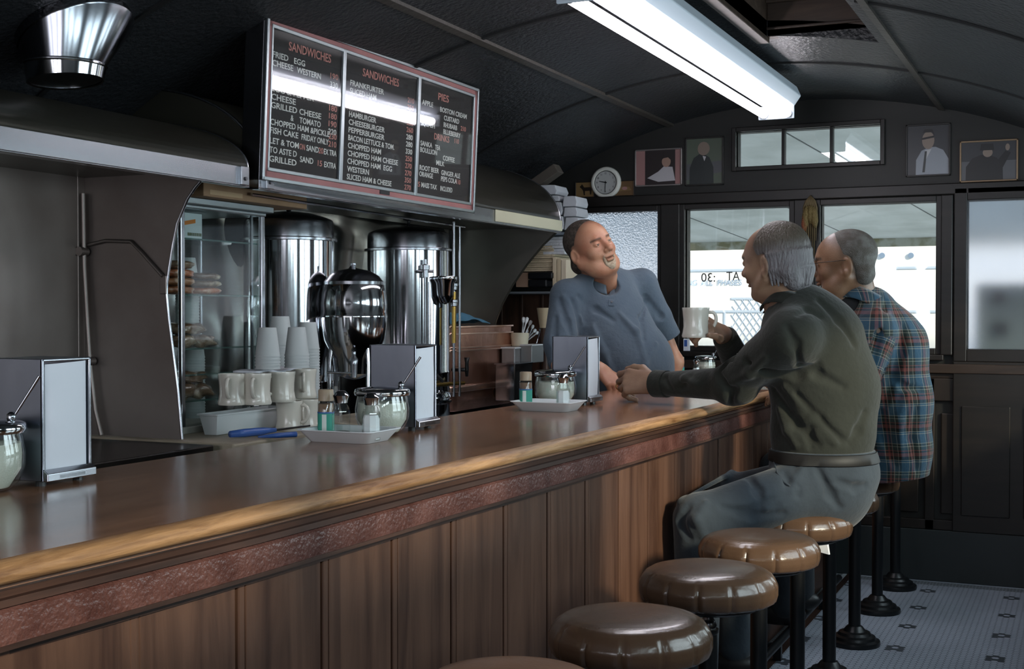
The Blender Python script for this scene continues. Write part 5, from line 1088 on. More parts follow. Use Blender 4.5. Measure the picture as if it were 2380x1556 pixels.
def eyes(par, W, B, sc, col='4a3a2c'):
    em, im = mat('eye_white', 'cfc9c2', .15), mat('iris_'+col, col, .15)
    for q in (-1, 1):
        c_ = W(q*.031, .0795, .006); r = .0125*sc
        m = MB(); m.lathe([(0, -r)]+[(r*math.cos(t), r*math.sin(t)) for t in np.linspace(-1.4, 1.4, 12)]+[(0, r)], c_, 20, B@np.array(Matrix.Rotation(-PI/2, 3, 'X')))
        e = m.build('eye', em, par, smooth=180); MB().lathe([(0, r*1.02), (.0052*sc, r*.93), (.0058*sc, r*.88)], c_, 18, basis(B[:, 1])).build('iris', im, e, smooth=180)
def hand(s, w, f, n, side, curl, k=.0035, sc=1., spread=.0, thumb=None):
    f = unit(f); n = unit(np.array(n)-f*(np.array(n)@f)); t = np.cross(n, f)*side; w = np.array(w, float); tips = []
    off, fl = (.031, .0105, -.0105, -.030), (.088, .092, .088, .078)
    pr, mi, di = (.042, .046, .042, .034), (.026, .031, .028, .021), (.022, .024, .022, .020)
    for o, l_ in zip(off, fl): s.cone(w+t*o*.55*sc+f*.012*sc, w+t*o*sc+f*l_*sc, .0165*sc, .0115*sc, .016)
    for i, (o, l_) in enumerate(zip(off, fl)):
        p = w+t*o*sc+f*l_*sc; c_ = curl[i] if hasattr(curl[0], '__len__') else curl; a = 0; df = unit(f+t*(off[i]*spread/.03))
        for j, (ln, r0, r1) in enumerate(((pr[i], .0103, .0093), (mi[i], .0095, .0086), (di[i], .0086, .0072))):
            a += c_[j]; d = df*math.cos(a)-n*math.sin(a); q = p+d*ln*sc; s.cone(p, q, r0*sc, r1*sc, k); p = q
        tips.append(p)
    th = thumb or ((.55, .75, -.35), (.8, .35, -.45), (.9, .1, -.4)); p = w+f*.022*sc+t*.024*sc-n*.008*sc
    for j, (ln, r0, r1) in enumerate(((.044, .0165, .0125), (.033, .012, .0105), (.028, .0105, .0085))):
        v = th[j]; d = unit(f*v[0]+t*v[1]+n*v[2]); q = p+d*ln*sc; s.cone(p, q, r0*sc, r1*sc, .012 if j == 0 else .004); p = q
    return tips
def skin_mat(name, a, b, lips='8a5a4c', brow='3a2c24'):
    m = mat(name, a, .42, bump=(260, .10, 3), var=(b, 14, .38, .64), spec=.45, sss=.06); return attr_mix(attr_mix(m, 'lips', lips), 'brow', brow)
def cloth(name, a, b, bsc=55, bst=.2, sh=.15): return mat(name, a, .85, bump=(bsc, bst, 5), var=(b, 7, .35, .68), spec=.2, sheen=sh)
def strip(path, nrm, w, m=None, off=.0):      # flat ribbon along a path
    m = m or MB(); P = [np.array(p) for p in path]; N = [np.array(q) for q in nrm]; vs = []
    for i, p in enumerate(P):
        t = unit(P[min(i+1, len(P)-1)]-P[max(i-1, 0)]); sd = unit(np.cross(t, N[i])); vs += [p-sd*w/2+N[i]*off, p+sd*w/2+N[i]*off]
    return m.add(vs, [(2*i, 2*i+1, 2*i+3, 2*i+2) for i in range(len(P)-1)])
def grad(s, p, e=.002): v = s.ev(np.array([p]))[0]; return unit([s.ev(np.array([p+np.eye(3)[i]*e]))[0]-v for i in range(3)])

# ================= man behind the counter
DM, DL = 5.62, .577
class Dp(float):
    pass
def D1(x, y, o=0.): return D(x, y, DM+o+(x-1430)/2980*DM*DL)     # he stands turned, his image-right side farther away
m1 = thing('person', 'man in a grey-blue polo shirt leaning behind the counter, looking up to the right', 'person', (-2.0, 5.15, 0))
hc, hB, hs = D(1373, 577, 5.50), frame(vdir(.54, .16, -.82), vdir(-.34, .9, -.05)), 1.07
sk = SDF(); Wh = head(sk, hc, hB, hs, mouth=.002, jowl=.012)
nb_ = D1(1400, 668, +.02); sk.cone(Wh(0, -.025, -.045), nb_, .066, .070, .03).cone(Wh(0, .03, -.10), D1(1412, 655, -.05), .040, .052, .03)
hip, chest = D1(1478, 985, +.03), D1(1415, 745, +.02)
fT = vdir(.50, .05, -.86); lT = unit(np.cross(ZU, fT)); lT = lT if lT@RT > 0 else -lT       # lT: image right
sk.cone(nb_, chest, .08, .10, .03, flat=fT, fs=.75).cone(chest, hip, .10, .11, .03, flat=fT, fs=.8)
shR, shL = D1(1314, 700, 0), D1(1496, 664, 0)       # image-left shoulder, image-right shoulder
elR, wrR = D(1303, 845, 5.36), D(1390, 856, 5.22)
elL, wrL = D1(1566, 842, 0), D1(1545, 960, 0)
sk.poly([nb_, shR, elR], [.04, .040, .036], .02).cone(elR, wrR, .042, .029, .02).poly([nb_, shL, elL], [.04, .040, .040], .02).poly([elL, wrL], [.044, .03], .02)
hand(sk, D(1394, 858, 5.215), vdir(.62, -.62, -.42), vdir(.35, .62, -.70), 1, [(.35, .35, .2), (.5, .55, .3), (.6, .6, .35), (.7, .6, .4)], sc=1.05)
hand(sk, wrL, vdir(-.2, -.9, 0), vdir(1, 0, 0), 1, (.3, .4, .3)); 
for s_ in (-1, 1): sk.poly([hip+lT*.09*s_, hip+lT*.10*s_-ZU*.40, np.array([hip[0], hip[1], .10])+lT*.11*s_], [.08, .055, .04], .03)
hr = SDF().ell(Wh(0, -.022, .036), np.array([.0805, .099, .0855])*hs, hB, .01); hr.cone(Wh(-.03, -.062, -.05), Wh(.03, -.062, -.05), .040*hs, .040*hs, .03)
hr.half(Wh(0, .072, .06), hB@np.array([0, .90, .42]), .012).half(Wh(0, 0, -.075), hB@np.array([0, .25, -1.]), .01)
for q in (-1, 1): hr.ell(Wh(q*.088, -.008, -.018), np.array([.03, .032, .05])*hs, hB, .01, True); hr.ell(Wh(q*.068, .092, -.015), np.array([.046, .068, .062])*hs, hB, .010, True)
hr.ell(Wh(0, .100, .045), np.array([.046, .055, .036])*hs, hB, .012, True)
P, Fc = sk.mesh(.0032); sm1 = skin_mat('ruddy_skin', 'bf8f72', 'b0785e'); mesh_obj('body', P, Fc, sm1, m1, head_attrs(P, hc, hB, hs, hair=hr)); eyes(m1, Wh, hB, hs)
P, Fc = hr.mesh(.003); mesh_obj('hair', P, Fc, mat('dark_short_hair', '342d27', .75, bump=(300, .6, 3), var=('5a5048', 80, .4, .68)), m1)
gt_ = SDF()
for q in (-1, 1): gt_.cone(Wh(q*.024, .086, -.052), Wh(q*.021, .083, -.080), .0058*hs, .008*hs, .008)
gt_.ell(Wh(0, .081, -.090), np.array([.023, .016, .019])*hs, hB, .01); gt_.cone(Wh(-.022, .092, -.046), Wh(.022, .092, -.046), .0045*hs, .0045*hs, .006); gt_.ell(Wh(0, .10, -.060), np.array([.020, .02, .0105])*hs, hB, .004, True)
P, Fc = gt_.mesh(.0022); mesh_obj('goatee', P, Fc, mat('greying_beard', 'b5a68f', .8, bump=(320, .3, 3), var=('8f7c66', 90, .4, .65)), m1)
# polo shirt
sh = SDF(); belly = D1(1468, 850, -.10)
sh.cone(D1(1404, 700, +.0), D1(1418, 770, -.02), .165, .185, .04, flat=fT, fs=.72).cone(D1(1418, 770, -.02), belly, .185, .182, .05, flat=fT, fs=.85).cone(belly, D1(1482, 985, -.02), .178, .165, .05, flat=fT, fs=.9)
sh.cone(D1(1395, 668, +.01), D1(1318, 688, -.01), .050, .062, .045).cone(D1(1402, 664, +.03), D1(1492, 658, +.03), .048, .064, .045)
sh.cone(D1(1318, 690, -.01), D(1302, 800, 5.42), .072, .070, .03).cone(D(1302, 800, 5.42), D(1306, 838, 5.38), .066, .062, .02)
sh.cone(D1(1492, 664, 0), D1(1528, 738, -.01), .068, .063, .03).cone(D1(1528, 738, -.01), D1(1551, 782, -.01), .063, .060, .015); ax_ = unit(D1(1562, 800, 0)-D1(1530, 730, 0)); sh.half(D1(1555, 781, 0), ax_, .004, .08)
ax2 = unit(D(1312, 850, 5.4)-D(1303, 780, 5.45)); 
sh.ell(D1(1408, 664, -.10), (.056, .085, .044), np.column_stack([lT, fT, ZU]), .012, True); sh.cone(D1(1414, 668, -.15), D1(1421, 700, -.17), .020, .006, .008, True)
for pts, r_, sb in [([(1300, 700), (1318, 750), (1335, 800), (1345, 850)], .010, True), ([(1310, 690), (1345, 740), (1372, 800), (1378, 850)], .009, False), ([(1330, 700), (1352, 760), (1360, 820)], .012, True), ([(1362, 770), (1385, 830), (1400, 870)], .010, True),
                    ([(1378, 760), (1405, 820), (1425, 870)], .009, False), ([(1345, 690), (1385, 720), (1425, 745)], .008, True), ([(1500, 690), (1535, 735), (1532, 770)], .010, True), ([(1440, 730), (1478, 770), (1500, 840)], .010, False), ([(1290, 740), (1288, 790), (1300, 830)], .009, True), ([(1500, 700), (1490, 740), (1497, 790)], .008, True), ([(1525, 800), (1500, 850), (1490, 900)], .008, False)]: sh.fold(pts, r_, .02, sb)
P, Fc = sh.mesh(.0036); polo = cloth('polo_cloth', '4f5c68', '5b6772', 70, .25); so = mesh_obj('polo_shirt', P, Fc, polo, m1)
# collar, placket and buttons
def collar(par, cen, up_, fwd, r1, r2, hgt, open_, m, n=44, drop=.3, name='collar', tilt=.012):
    up_ = unit(up_); fw_ = unit(np.array(fwd)-up_*(np.array(fwd)@up_)); rt_ = np.cross(fw_, up_)
    def f(u, v):
        a = open_+(2*PI-2*open_)*u; c_, s_ = math.cos(a), math.sin(a); e = abs(u-.5)*2
        h_ = math.sin(PI*v)*hgt if v < .5 else hgt; t = (1-2*v) if v < .5 else (2*v-1)
        rr = 1+(0 if v < .5 else .22*(2*v-1)); z = hgt*(2*v) if v < .5 else hgt*(1-(2*v-1)*1.25)
        return np.array(cen)+rt_*s_*r1*rr+fw_*c_*r2*rr+up_*(z-drop*hgt*2*max(0, c_)**2+(e**6)*-.012)
    return MB().grid(f, n, 9).build(name, m, par, smooth=180, solid=.003)
collar(so, D1(1404, 656, -.02), vdir(-.10, .95, -.25), fT, .082, .084, .030, .55, polo)
pl = [sh.hit(x, y) for x, y in ((1424, 672), (1423, 685), (1421, 700), (1421, 712))]; pl = [p for p in pl if p is not None]
strip(pl, [grad(sh, p) for p in pl], .026, off=.0025).build('placket', polo, so, solid=.002, bevel=.001)
for k, (x, y) in enumerate(((1422, 682), (1421, 703))):
    p = sh.hit(x, y)
    if p is not None: g_ = grad(sh, p); MB().cyl(p+g_*.003, p+g_*.0065, .0048, n=14).build('button', mat('polo_button', '3a4148', .4), so)
tr = SDF()
for s_ in (-1, 1): tr.poly([hip+lT*.08*s_-ZU*.02, hip+lT*.10*s_-ZU*.42, np.array([hip[0], hip[1], .06])+lT*.11*s_], [.125, .085, .07], .03)
P, Fc = tr.mesh(.007, 1); mesh_obj('trousers', P, Fc, cloth('dark_trousers', '2b2d31', '232529'), m1)
shoe = mat('black_shoe', '17171a', .4)
for s_ in (-1, 1):
    c_ = np.array([hip[0], hip[1], 0])+lT*.11*s_+unit([fT[0], fT[1], 0])*.05; tag_ = SDF().ell(c_+[0, 0, .045], (.045, .14, .045), np.column_stack([lT, unit([fT[0], fT[1], 0]), ZU]), .01).half(c_, -ZU, .002); P, Fc = tag_.mesh(.008, 1); mesh_obj('shoe', P, Fc, shoe, m1)
# ================= seated man in the dark green shirt
m2 = thing('person', 'seated grey haired man in a dark green shirt raising a mug at the counter', 'person', (-.83, 4.05, 0))
d2 = 4.07; hc, hB, hs = D(1800, 608, d2+.02), frame(vdir(-.70, -.12, .70), vdir(-.10, 1, .0)), 1.03
sk = SDF(); Wh = head(sk, hc, hB, hs)
nk = D(1845, 712, d2+.02); sk.cone(Wh(0, -.03, -.045), nk, .060, .064, .03).cone(Wh(0, .02, -.09), D(1812, 735, d2+.03), .035, .045, .03)
fS = unit([-1, -.05, .0]); lS = np.array([0, -1., 0])                     # facing the counter; lS = his left (towards the camera)
hip = np.array([-.80, 4.04, .80]); mid = D(1925, 890, d2+.03); chs = D(1885, 785, d2+.03)
sk.poly([nk, chs, mid, hip], [.07, .09, .08, .07], .02)
shL, elL, wrL = D(1845, 775, d2-.14), D(1712, 905, d2-.13), D(1512, 893, 4.66)
# the left forearm lies on the counter and reaches away from the camera
elL = D(1703, 900, 4.15); wrL = D(1520, 892, 4.40)
shR = shL+np.array([.02, .36, .02]); elR, wrR = D(1722, 862, 4.34), D(1682, 778, 4.20)
sk.poly([chs, shL, elL, wrL], [.05, .045, .036, .028], .02).poly([chs, shR, elR, wrR], [.05, .045, .036, .028], .02)
hf = unit(D(1448, 886, 4.46)-wrL); hn = unit(-FH*.85+ZU*.42)
hand(sk, wrL, hf, hn, -1, [(.45, .9, .5), (.7, 1.0, .6), (.85, 1.0, .6), (1.0, 1.0, .6)], sc=1.18, thumb=((.65, .55, -.1), (.95, .15, -.2), (.95, -.05, -.4)))
mg_c = D(1617, 785, 4.13)      # mug base centre
ff = unit(D(1640, 752, 4.13)-wrR); hand(sk, wrR, ff, unit(FH*.2-RT*.1+ZU*.6-FH*.9), 1, [(.9, 1.0, .7), (1.0, 1.1, .7), (1.1, 1.1, .7), (1.1, 1.1, .7)], sc=1.0, thumb=((.7, .5, .2), (.95, .2, .1), (.95, 0, -.3)))
knL = np.array([-1.085, 3.80, .685]); knR = np.array([-1.09, 4.22, .69]); fL, fR = np.array([-1.10, 3.86, .16]), np.array([-1.08, 4.24, .16])
for kn, ft, o in ((knL, fL, -.09), (knR, fR, .09)): sk.poly([hip+[0, o*.7, -.0], kn, ft], [.05, .04, .035], .01)
hr = SDF().ell(Wh(0, -.022, .036), np.array([.082, .101, .087])*hs, hB, .01).cone(Wh(-.035, -.07, -.035), Wh(.035, -.07, -.035), .042*hs, .042*hs, .03).cone(Wh(-.025, -.075, -.075), Wh(.025, -.075, -.075), .026*hs, .026*hs, .025)
hr.half(Wh(0, .030, .06), hB@np.array([0, .90, .43]), .012).half(Wh(0, -.03, -.105), hB@np.array([0, .3, -1.]), .01)
for q in (-1, 1): hr.ell(Wh(q*.088, -.010, -.020), np.array([.03, .030, .046])*hs, hB, .008, True); hr.ell(Wh(q*.07, .055, -.03), np.array([.05, .062, .06])*hs, hB, .012, True)
for k in range(26): a = -1.5+3.0*k/25; q = np.array([math.sin(a)*.080, -.022-math.cos(a)*.098, 0]); hr.poly([Wh(*(q*[.8, .8, 1]+[0, 0, .07])), Wh(*(q*1.0+[0, 0, .02])), Wh(*(q*.98+[0, 0, -.03])), Wh(*(q*.86+[0, 0, -.075+.012*math.sin(k*3)]))], [.004, .0062, .006, .003], .006)
P, Fc = sk.mesh(.0034); mesh_obj('body', P, Fc, skin_mat('aged_skin', '957862', '836655'), m2, head_attrs(P, hc, hB, hs, hair=hr)); eyes(m2, Wh, hB, hs)
P, Fc = hr.mesh(.0028); L = ((P-hc)@hB)/hs; top = np.clip((L[:, 2]-.01)/.05, 0, 1)
hm = attr_mix(mat('grey_hair', '686467', .55, bump=(150, .8, 3), var=('5f5c5e', 45, .4, .62), stretch=(1, 1, .25)), 'crown', '463e34'); mesh_obj('hair', P, Fc, hm, m2, {'crown': top})
# shirt
st_ = SDF()
st_.cone(D(1862, 745, d2+.02), D(1885, 800, d2+.03), .115, .165, .05, flat=fS, fs=.85)
st_.cone(D(1885, 800, d2+.03), D(1918, 905, d2+.03), .168, .160, .05).cone(D(1918, 905, d2+.03), D(1912, 1005, d2+.01), .160, .158, .05).cone(D(1912, 1005, d2+.01), D(1908, 1048, d2), .158, .150, .03)
st_.cone(D(1860, 752, d2), D(1842, 780, d2-.13), .075, .078, .05).cone(D(1860, 752, d2), shR, .075, .075, .05)
st_.cone(D(1842, 785, d2-.13), elL+[.0, 0, .02], .082, .062, .035).cone(elL+[.0, 0, .01], wrL+(elL-wrL)*.10, .056, .040, .02)
st_.cone(elL, elL+[.03, -.01, .0], .06, .055, .03)
st_.cone(shR, elR, .07, .055, .03).cone(elR, wrR+(elR-wrR)*.12, .052, .042, .02)
ax_ = unit(wrL-elL); st_.half(wrL-ax_*.012, ax_, .003, .10); ax3 = unit(wrR-elR); st_.half(wrR-ax3*.004, ax3, .003, .09)
st_.half(D(1850, 1050, d2), -ZU, .004, .30)
st_.ell(D(1836, 712, d2-.0), (.060, .060, .06), None, .01, True)
FO = [([(1735, 840), (1790, 870), (1850, 872), (1900, 850)], .012, True), ([(1850, 920), (1900, 980), (1960, 1025)], .013, True), ([(1825, 900), (1890, 975), (1940, 1030)], .008, False), ([(1800, 910), (1850, 985), (1900, 1035)], .009, True),
      ([(1905, 700), (1950, 745), (1985, 800)], .008, True), ([(1855, 730), (1880, 720), (1905, 735)], .007, True), ([(1830, 760), (1850, 800), (1858, 850)], .008, True), ([(1545, 880), (1560, 905), (1558, 925)], .008, True), ([(1600, 885), (1578, 905), (1570, 930)], .011, True), ([(1590, 880), (1620, 895), (1640, 930)], .007, False),
      ([(1670, 870), (1700, 905), (1700, 945)], .010, True), ([(1780, 830), (1740, 870), (1700, 890)], .010, False), ([(1960, 900), (1900, 870), (1860, 850)], .010, True), ([(2010, 960), (1995, 1000), (1975, 1030)], .009, True), ([(1810, 950), (1830, 1000), (1850, 1035)], .008, False), ([(1880, 1000), (1885, 1040)], .007, True)]
for pts, r_, sb in FO: st_.fold(pts, r_, .022, sb)
P, Fc = st_.mesh(.0036); gsh = cloth('green_shirt_cloth', '2b2d28', '242621', 60, .25); so2 = mesh_obj('shirt', P, Fc, gsh, m2)
collar(so2, D(1838, 712, d2+.01), vdir(.30, .92, .05), vdir(-.80, -.1, .5), .072, .074, .036, .12, cloth('collar_cloth', '24251f', '1d1e1a'), tilt=0)
MB().lathe([(.0365, -.004), (.045, -.002), (.046, .05), (.043, .052)], wrL-ax_*.058, 32, basis(ax_)).build('cuff', gsh, so2, smooth=50, solid=.003)
# trousers, belt, loops
tr = SDF().cone(D(1908, 1042, d2), D(1915, 1100, d2), .152, .160, .03).cone(D(1915, 1100, d2), D(1912, 1135, d2), .165, .150, .04)
tr.cone(D(1925, 1125, d2-.07), knL+[.02, 0, .0], .102, .076, .04).cone(D(1915, 1125, d2+.09), knR, .10, .076, .04).cone(knL+[0, 0, -.005], fL+[0, 0, .03], .076, .060, .03).cone(knR, fR+[0, 0, .03], .074, .060, .03)
tr.half(np.array([-.83, 4.0, .705]), -ZU, .02, .19) if False else None
tr.half(D(1850, 1044, d2), ZU, .003, .26)
for pts, r_, sb in [([(1822, 1100), (1835, 1125), (1855, 1150)], .009, True), ([(1740, 1110), (1760, 1140), (1770, 1170)], .010, True), ([(1700, 1100), (1640, 1140), (1580, 1165)], .009, False), ([(1850, 1130), (1800, 1170), (1720, 1190)], .010, True), ([(1950, 1120), (1990, 1135), (2010, 1130)], .007, True), ([(1600, 1180), (1580, 1215), (1600, 1250)], .010, True),
                    ([(1640, 1170), (1620, 1210), (1640, 1255)], .009, False), ([(1680, 1180), (1750, 1200), (1820, 1195)], .009, True), ([(1900, 1090), (1930, 1150), (1950, 1180)], .009, True), ([(1870, 1080), (1840, 1140), (1780, 1180)], .008, False)]: tr.fold(pts, r_, .022, sb)
P, Fc = tr.mesh(.0042); tm = cloth('grey_trouser_cloth', '363e46', '2d343b', 60, .2); to = mesh_obj('trousers', P, Fc, tm, m2)
bcn = D(1908, 1046, d2); m = MB()
def ringpts(z, s, r0=.10, n=72, off=.004):
    out = []
    for k in range(n):
        a = 2*PI*k/n; dr = np.array([math.cos(a), math.sin(a), 0]); t = r0
        for _ in range(60):
            p = np.array([bcn[0], bcn[1], z])+dr*t; v = s.ev(p[None])[0]
            if v > 0: break
            t += max(-v, .0008)
        out.append(np.array([bcn[0], bcn[1], z])+dr*(t+off))
    return out
zb_ = bcn[2]; rings = [ringpts(zb_-.034, tr, off=.001), ringpts(zb_-.032, tr, off=.0035), ringpts(zb_-.003, tr, off=.0035), ringpts(zb_-.001, tr, off=.001)]
k_ = 72; m.add(sum(rings, []), [(a*k_+i, a*k_+(i+1) % k_, (a+1)*k_+(i+1) % k_, (a+1)*k_+i) for a in range(3) for i in range(k_)])
belt = m.build('belt', mat('black_belt', '141312', .6), m2, smooth=60, solid=.002)
for px_ in (1918, 2001, 1830):
    a, b = tr.hit(px_, 1042), tr.hit(px_, 1072)
    if a is not None and b is not None:
        g_ = grad(tr, b); m = strip([a+g_*.010+ZU*.004, (a+b)/2+g_*.011, b+g_*.004], [g_]*3, .011); m.build('belt_loop', tm, to, solid=.002)
pk = [tr.hit(x, y) for x, y in ((1806, 1055), (1800, 1075), (1806, 1100), (1822, 1122), (1836, 1130))]; pk = [p for p in pk if p is not None]
MB().tube([p+grad(tr, p)*.001 for p in pk], .0028, 8).build('pocket_edge', tm, to, smooth=180)
for c_, sd in ((fL, 0), (fR, 1)):
    f_ = SDF().ell(c_+[-.03, 0, -.035], (.115, .045, .05), None, .01).half(c_-[0, 0, .075], -ZU, .002); P, Fc = f_.mesh(.006, 1); mesh_obj('shoe', P, Fc, shoe, m2)
fr_ = MB(); fr_.tube([(-1.05, 3.4, .085-.02), (-1.05, 4.7, .085-.02)], .012, 10)
MB().tube([np.array([-1.06, -1., .063]), np.array([-1.06, 6.1, .063])], .016, 14).build('foot_rail', iron, ctr, smooth=60)
m = MB()
for y in np.arange(-.6, 6.1, .9): m.box(-1.25, y-.012, .045, -1.06, y+.012, .06); m.box(-1.075, y-.012, 0, -1.045, y+.012, .06)
m.build('rail_bracket', iron, ctr)
# wedding ring
p = wrL+hf*.128-np.cross(hn, hf)*-.011*1.18-hn*.026; MB().lathe([(.0118, -.0025), (.0130, -.0025), (.0130, .0025), (.0118, .0025)], p, 24, basis(unit(hf*math.cos(.85)-hn*math.sin(.85))), caps=False).build('ring', brass, m2, smooth=60)
rm = copy_tree(mug0, (mg_c[0], mg_c[1], mg_c[2]), math.atan2(RT[1], RT[0])+.1, 'white mug raised in the right hand of the man in the green shirt')

# ================= man in the plaid shirt
m3 = thing('person', 'balding man in glasses and a red and blue plaid shirt beyond the man in green', 'person', (-.8, 5.1, 0))
d3 = 4.80; hc, hB, hs = D(1962, 612, d3), frame(vdir(-.95, -.10, .30), vdir(-.14, 1, 0)), 1.06
sk = SDF(); Wh = head(sk, hc, hB, hs, nose=1.1, jowl=.004)
nk = D(2000, 715, d3+.03); sk.cone(Wh(0, -.03, -.045), nk, .062, .068, .03).cone(Wh(0, .02, -.09), D(1955, 715, d3+.0), .038, .05, .03)
hip = np.array([-.80, 5.13, .80]); chs = D(2050, 800, d3+.05)
sk.poly([nk, chs, hip], [.07, .09, .07], .02)
shL, elL = D(2030, 770, d3-.10), D(1990, 925, d3-.12); wrL = D(1880, 905, d3+.05); shR = shL+np.array([.02, .36, 0]); elR, wrR = shR+np.array([-.25, 0, -.24]), shR+np.array([-.45, .02, -.22])
sk.poly([chs, shL, elL, wrL], [.07, .055, .042, .03], .03).poly([chs, shR, elR, wrR], [.07, .055, .042, .03], .03)
hand(sk, wrL, (-1, 0, 0), (0, 0, 1), 1, (.4, .5, .4)); hand(sk, wrR, (-1, 0, 0), (0, 0, 1), -1, (.4, .5, .4))
kn3 = [np.array([-1.1, 5.02, .69]), np.array([-1.1, 5.30, .69])]; ft3 = [np.array([-1.08, 5.02, .16]), np.array([-1.08, 5.30, .16])]
for kn, ft, o in zip(kn3, ft3, (-.09, .09)): sk.poly([hip+[0, o*.7, -.0], kn, ft], [.05, .04, .035], .01)
hr = SDF().ell(Wh(0, -.020, .034), np.array([.0795, .0985, .0845])*hs, hB, .01).cone(Wh(-.03, -.062, -.045), Wh(.03, -.062, -.045), .040*hs, .040*hs, .03)
hr.half(Wh(0, .060, .085), hB@np.array([0, .85, .52]), .015).half(Wh(0, 0, -.082), hB@np.array([0, .25, -1.]), .01)
for q in (-1, 1): hr.ell(Wh(q*.088, -.010, -.018), np.array([.03, .030, .045])*hs, hB, .008, True); hr.ell(Wh(q*.07, .060, .0), np.array([.05, .060, .09])*hs, hB, .012, True)
P, Fc = sk.mesh(.0034); mesh_obj('body', P, Fc, skin_mat('tanned_skin', '86664f', '73543f'), m3, head_attrs(P, hc, hB, hs, hair=hr)); eyes(m3, Wh, hB, hs)
P, Fc = hr.mesh(.003); mesh_obj('hair', P, Fc, mat('cropped_grey_hair', '4a443d', .7, bump=(260, .6, 3), var=('666460', 30, .4, .7)), m3)
gl = mat('glasses_wire', '3b3733', .3, .8); m = MB()
for q in (-1, 1):
    c_ = Wh(q*.033, .106, .004); m.tube([c_+hB@np.array([.024*math.cos(t), 0, .019*math.sin(t)])*hs for t in np.linspace(0, 2*PI, 25)[:-1]], .0013, 6, closed=True); m.tube([Wh(q*.057, .104, .010), Wh(q*.078, .07, .011), Wh(q*.082, -.01, .010)], .0013, 6)
m.tube([Wh(-.01, .107, .006), Wh(0, .11, .010), Wh(.01, .107, .006)], .0012, 6); go = m.build('glasses', gl, m3, smooth=60)
for q in (-1, 1): MB().lathe([(0, 0), (.0235*hs, .0)], Wh(q*.033, .106, .004), 24, basis(hB[:, 1]), sc=(1, .8), caps=False).build('lens', glass_mat('lens_glass', 'dfe8f0', .25), go)
ps = SDF()
ps.cone(D(2015, 735, d3+.03), D(2052, 810, d3+.05), .115, .155, .05).cone(D(2052, 810, d3+.05), D(2066, 930, d3+.06), .155, .152, .05).cone(D(2066, 930, d3+.06), D(2072, 1040, d3+.07), .150, .142, .05).cone(D(2072, 1040, d3+.07), D(2072, 1120, d3+.07), .142, .135, .04)
ps.cone(D(2010, 735, d3), shL, .07, .07, .05).cone(D(2010, 735, d3), shR, .07, .07, .05).cone(shL, elL, .078, .062, .03).cone(elL, wrL+(elL-wrL)*.1, .058, .04, .02).cone(shR, elR, .07, .055, .03).cone(elR, wrR, .05, .04, .02)
ps.ell(D(1968, 712, d3-.02), (.058, .058, .055), None, .01, True)
hem = D(2115, 1112, d3); ps.half(hem, vdir(.12, -1, 0), .003, .5); ps.half(D(2072, 1075, d3), vdir(-.6, -.8, 0), .003, .12) if False else None
for pts, r_, sb in [([(2060, 700), (2040, 780), (2030, 850)], .009, True), ([(2100, 760), (2095, 820), (2075, 880), (2055, 940)], .013, True), ([(2110, 900), (2090, 980), (2095, 1060)], .010, False), ([(2050, 960), (2060, 1020), (2080, 1080)], .012, True), ([(2040, 720), (2015, 780), (2000, 840)], .008, False), ([(2130, 950), (2120, 1020), (2130, 1090)], .009, True), ([(2060, 860), (2100, 900), (2140, 905)], .008, True)]: ps.fold(pts, r_, .022, sb)
P, Fc = ps.mesh(.0038)
# cloth coordinates for the plaid: along the body and around it, along the sleeve and around it
Cx = np.array([hip[0], hip[1]]); tq = np.clip((D(2050, 800, d3)[2]-P[:, 2])/.45, 0, 1); cen = D(2040, 790, d3+.05)[None, :2]*(1-tq)[:, None]+D(2072, 1060, d3+.07)[None, :2]*tq[:, None]
q = P[:, :2]-cen; ang = np.arctan2(q[:, 1], q[:, 0]); uvp = np.stack([ang*.15, P[:, 2], np.zeros(len(P))], 1)
def seg(P, a, b): ba = b-a; h = np.clip(((P-a)@ba)/(ba@ba), 0, 1); w_ = P-a-h[:, None]*ba; return np.sqrt((w_*w_).sum(1)), h, w_
for a, b in ((shL+ZU*-.02, elL), (elL, wrL)):
    dd, h_, w_ = seg(P, a, b); onarm = (dd < .085) & (ps.ev(P+unit(b-a)*0) < 1) & (P[:, 1] < D(2040, 850, d3)[1]+.0); ax = unit(b-a); e1 = unit(np.cross(ax, ZU)); e2 = np.cross(ax, e1)
    onarm &= (dd < .08) & ((P-CAM)@FW < d3-.03); uvp[onarm] = np.stack([np.arctan2(w_[onarm]@e1, w_[onarm]@e2)*.07+.3, (h_*np.linalg.norm(b-a))[onarm]+.02, 0*h_[onarm]], 1)
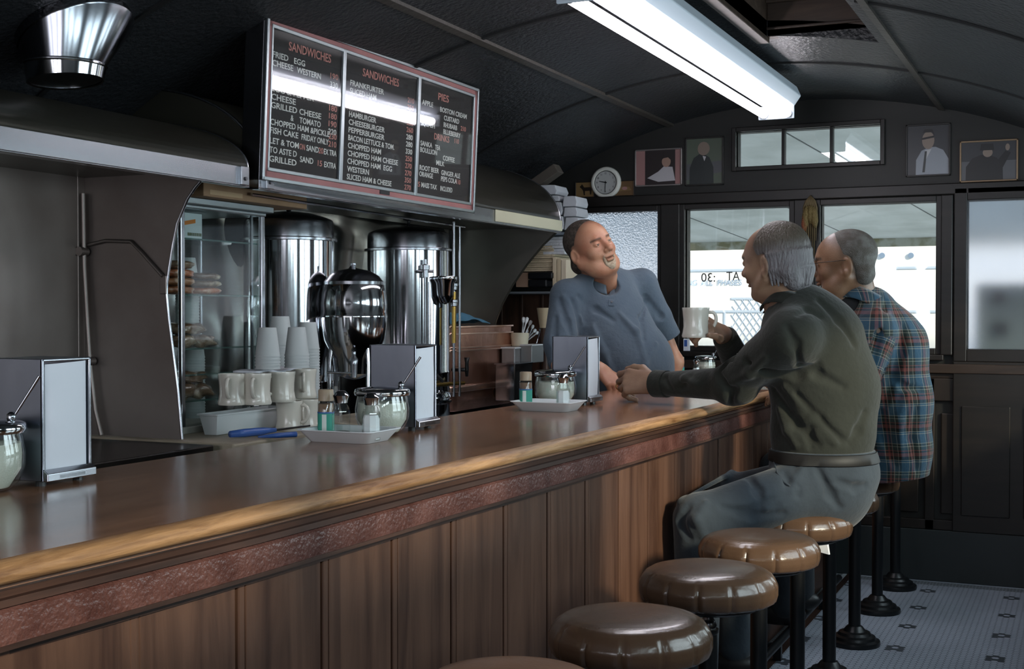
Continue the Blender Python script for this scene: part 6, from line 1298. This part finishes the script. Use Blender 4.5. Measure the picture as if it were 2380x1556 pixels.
def plaid_mat():
    m = mat('plaid_flannel', '31495a', .9, bump=(70, .25, 5), spec=.2, sheen=.2); n, l = m.node_tree.nodes, m.node_tree.links; p = n['Principled BSDF']
    a = n.new('ShaderNodeAttribute'); a.attribute_name = 'uvp'; sp = n.new('ShaderNodeSeparateXYZ'); l.new(a.outputs['Vector'], sp.inputs[0])
    def ramp(sock, per, stops):
        md = n.new('ShaderNodeMath'); md.operation = 'FLOORED_MODULO'; md.inputs[1].default_value = per; l.new(sock, md.inputs[0]); dv = n.new('ShaderNodeMath'); dv.operation = 'DIVIDE'; dv.inputs[1].default_value = per; l.new(md.outputs[0], dv.inputs[0])
        r = n.new('ShaderNodeValToRGB'); r.color_ramp.interpolation = 'CONSTANT'; l.new(dv.outputs[0], r.inputs[0]); e = r.color_ramp.elements
        e[0].position, e[0].color = stops[0][0], lin(stops[0][1]); e[1].position, e[1].color = stops[1][0], lin(stops[1][1])
        for q, c_ in stops[2:]: x = e.new(q); x.color = lin(c_)
        return r.outputs[0]
    B_, K, Rr, G_, Wt, Tn = '2f4b5d', '1c1e1c', '743f38', '2e3834', '999687', '8d6a4f'
    c1 = ramp(sp.outputs[0], .085, [(0, B_), (.26, Wt), (.285, K), (.40, Rr), (.50, K), (.56, Rr), (.60, Wt), (.625, G_), (.80, Wt), (.82, K), (.92, B_)])
    c2 = ramp(sp.outputs[1], .105, [(0, B_), (.22, Wt), (.245, B_), (.30, Wt), (.32, K), (.44, Rr), (.56, K), (.62, Rr), (.66, G_), (.78, Wt), (.80, G_), (.88, Wt), (.90, B_)])
    l.new(mix_node(n, l, .5, c1, c2), p.inputs['Base Color']); return m
plaid = plaid_mat(); so3 = mesh_obj('plaid_shirt', P, Fc, plaid, m3, {'uvp': uvp})
co = collar(so3, D(2002, 700, d3+.0), vdir(.42, .88, .0), vdir(-.8, -.3, .2), .074, .076, .040, .25, plaid)
me = co.data; vs_ = np.array([v.co[:] for v in me.vertices]); a = me.attributes.new('uvp', 'FLOAT_VECTOR', 'POINT'); a.data.foreach_set('vector', (vs_@np.array([[.8, 0, 0], [.8, 0, 0], [0, 1, 0]])).astype(np.float32).ravel())
us = SDF().cone(D(1975, 725, d3), D(1995, 760, d3-.0), .075, .08, .02); P, Fc = us.mesh(.006, 1); mesh_obj('undershirt', P, Fc, mat('black_undershirt', '141517', .9), m3)
tr = SDF().cone(hip+[0, 0, .02], hip+[0, 0, -.03], .14, .15, .03)
for kn, ft, o in zip(kn3, ft3, (-.07, .08)): tr.poly([hip+[0, o, -.01], kn, ft], [.10, .075, .06], .04)
P, Fc = tr.mesh(.006, 1); mesh_obj('trousers', P, Fc, cloth('dark_jeans', '22272e', '1b2026'), m3)
for c_ in ft3:
    f_ = SDF().ell(c_+[-.03, 0, -.035], (.115, .045, .05), None, .01).half(c_-[0, 0, .075], -ZU, .002); P, Fc = f_.mesh(.006, 1); mesh_obj('shoe', P, Fc, shoe, m3)
# paper hanging from a pocket, between the stools
q = [pt(x, y, Y=4.32) for x, y in ((1898, 1222), (1922, 1262), (1926, 1290), (1901, 1283))]; tag(MB().prism(q, (.004, .004, 0)).build('folded_paper', paper), 'folded pale paper hanging below the stool seat beside the seated man', 'paper')
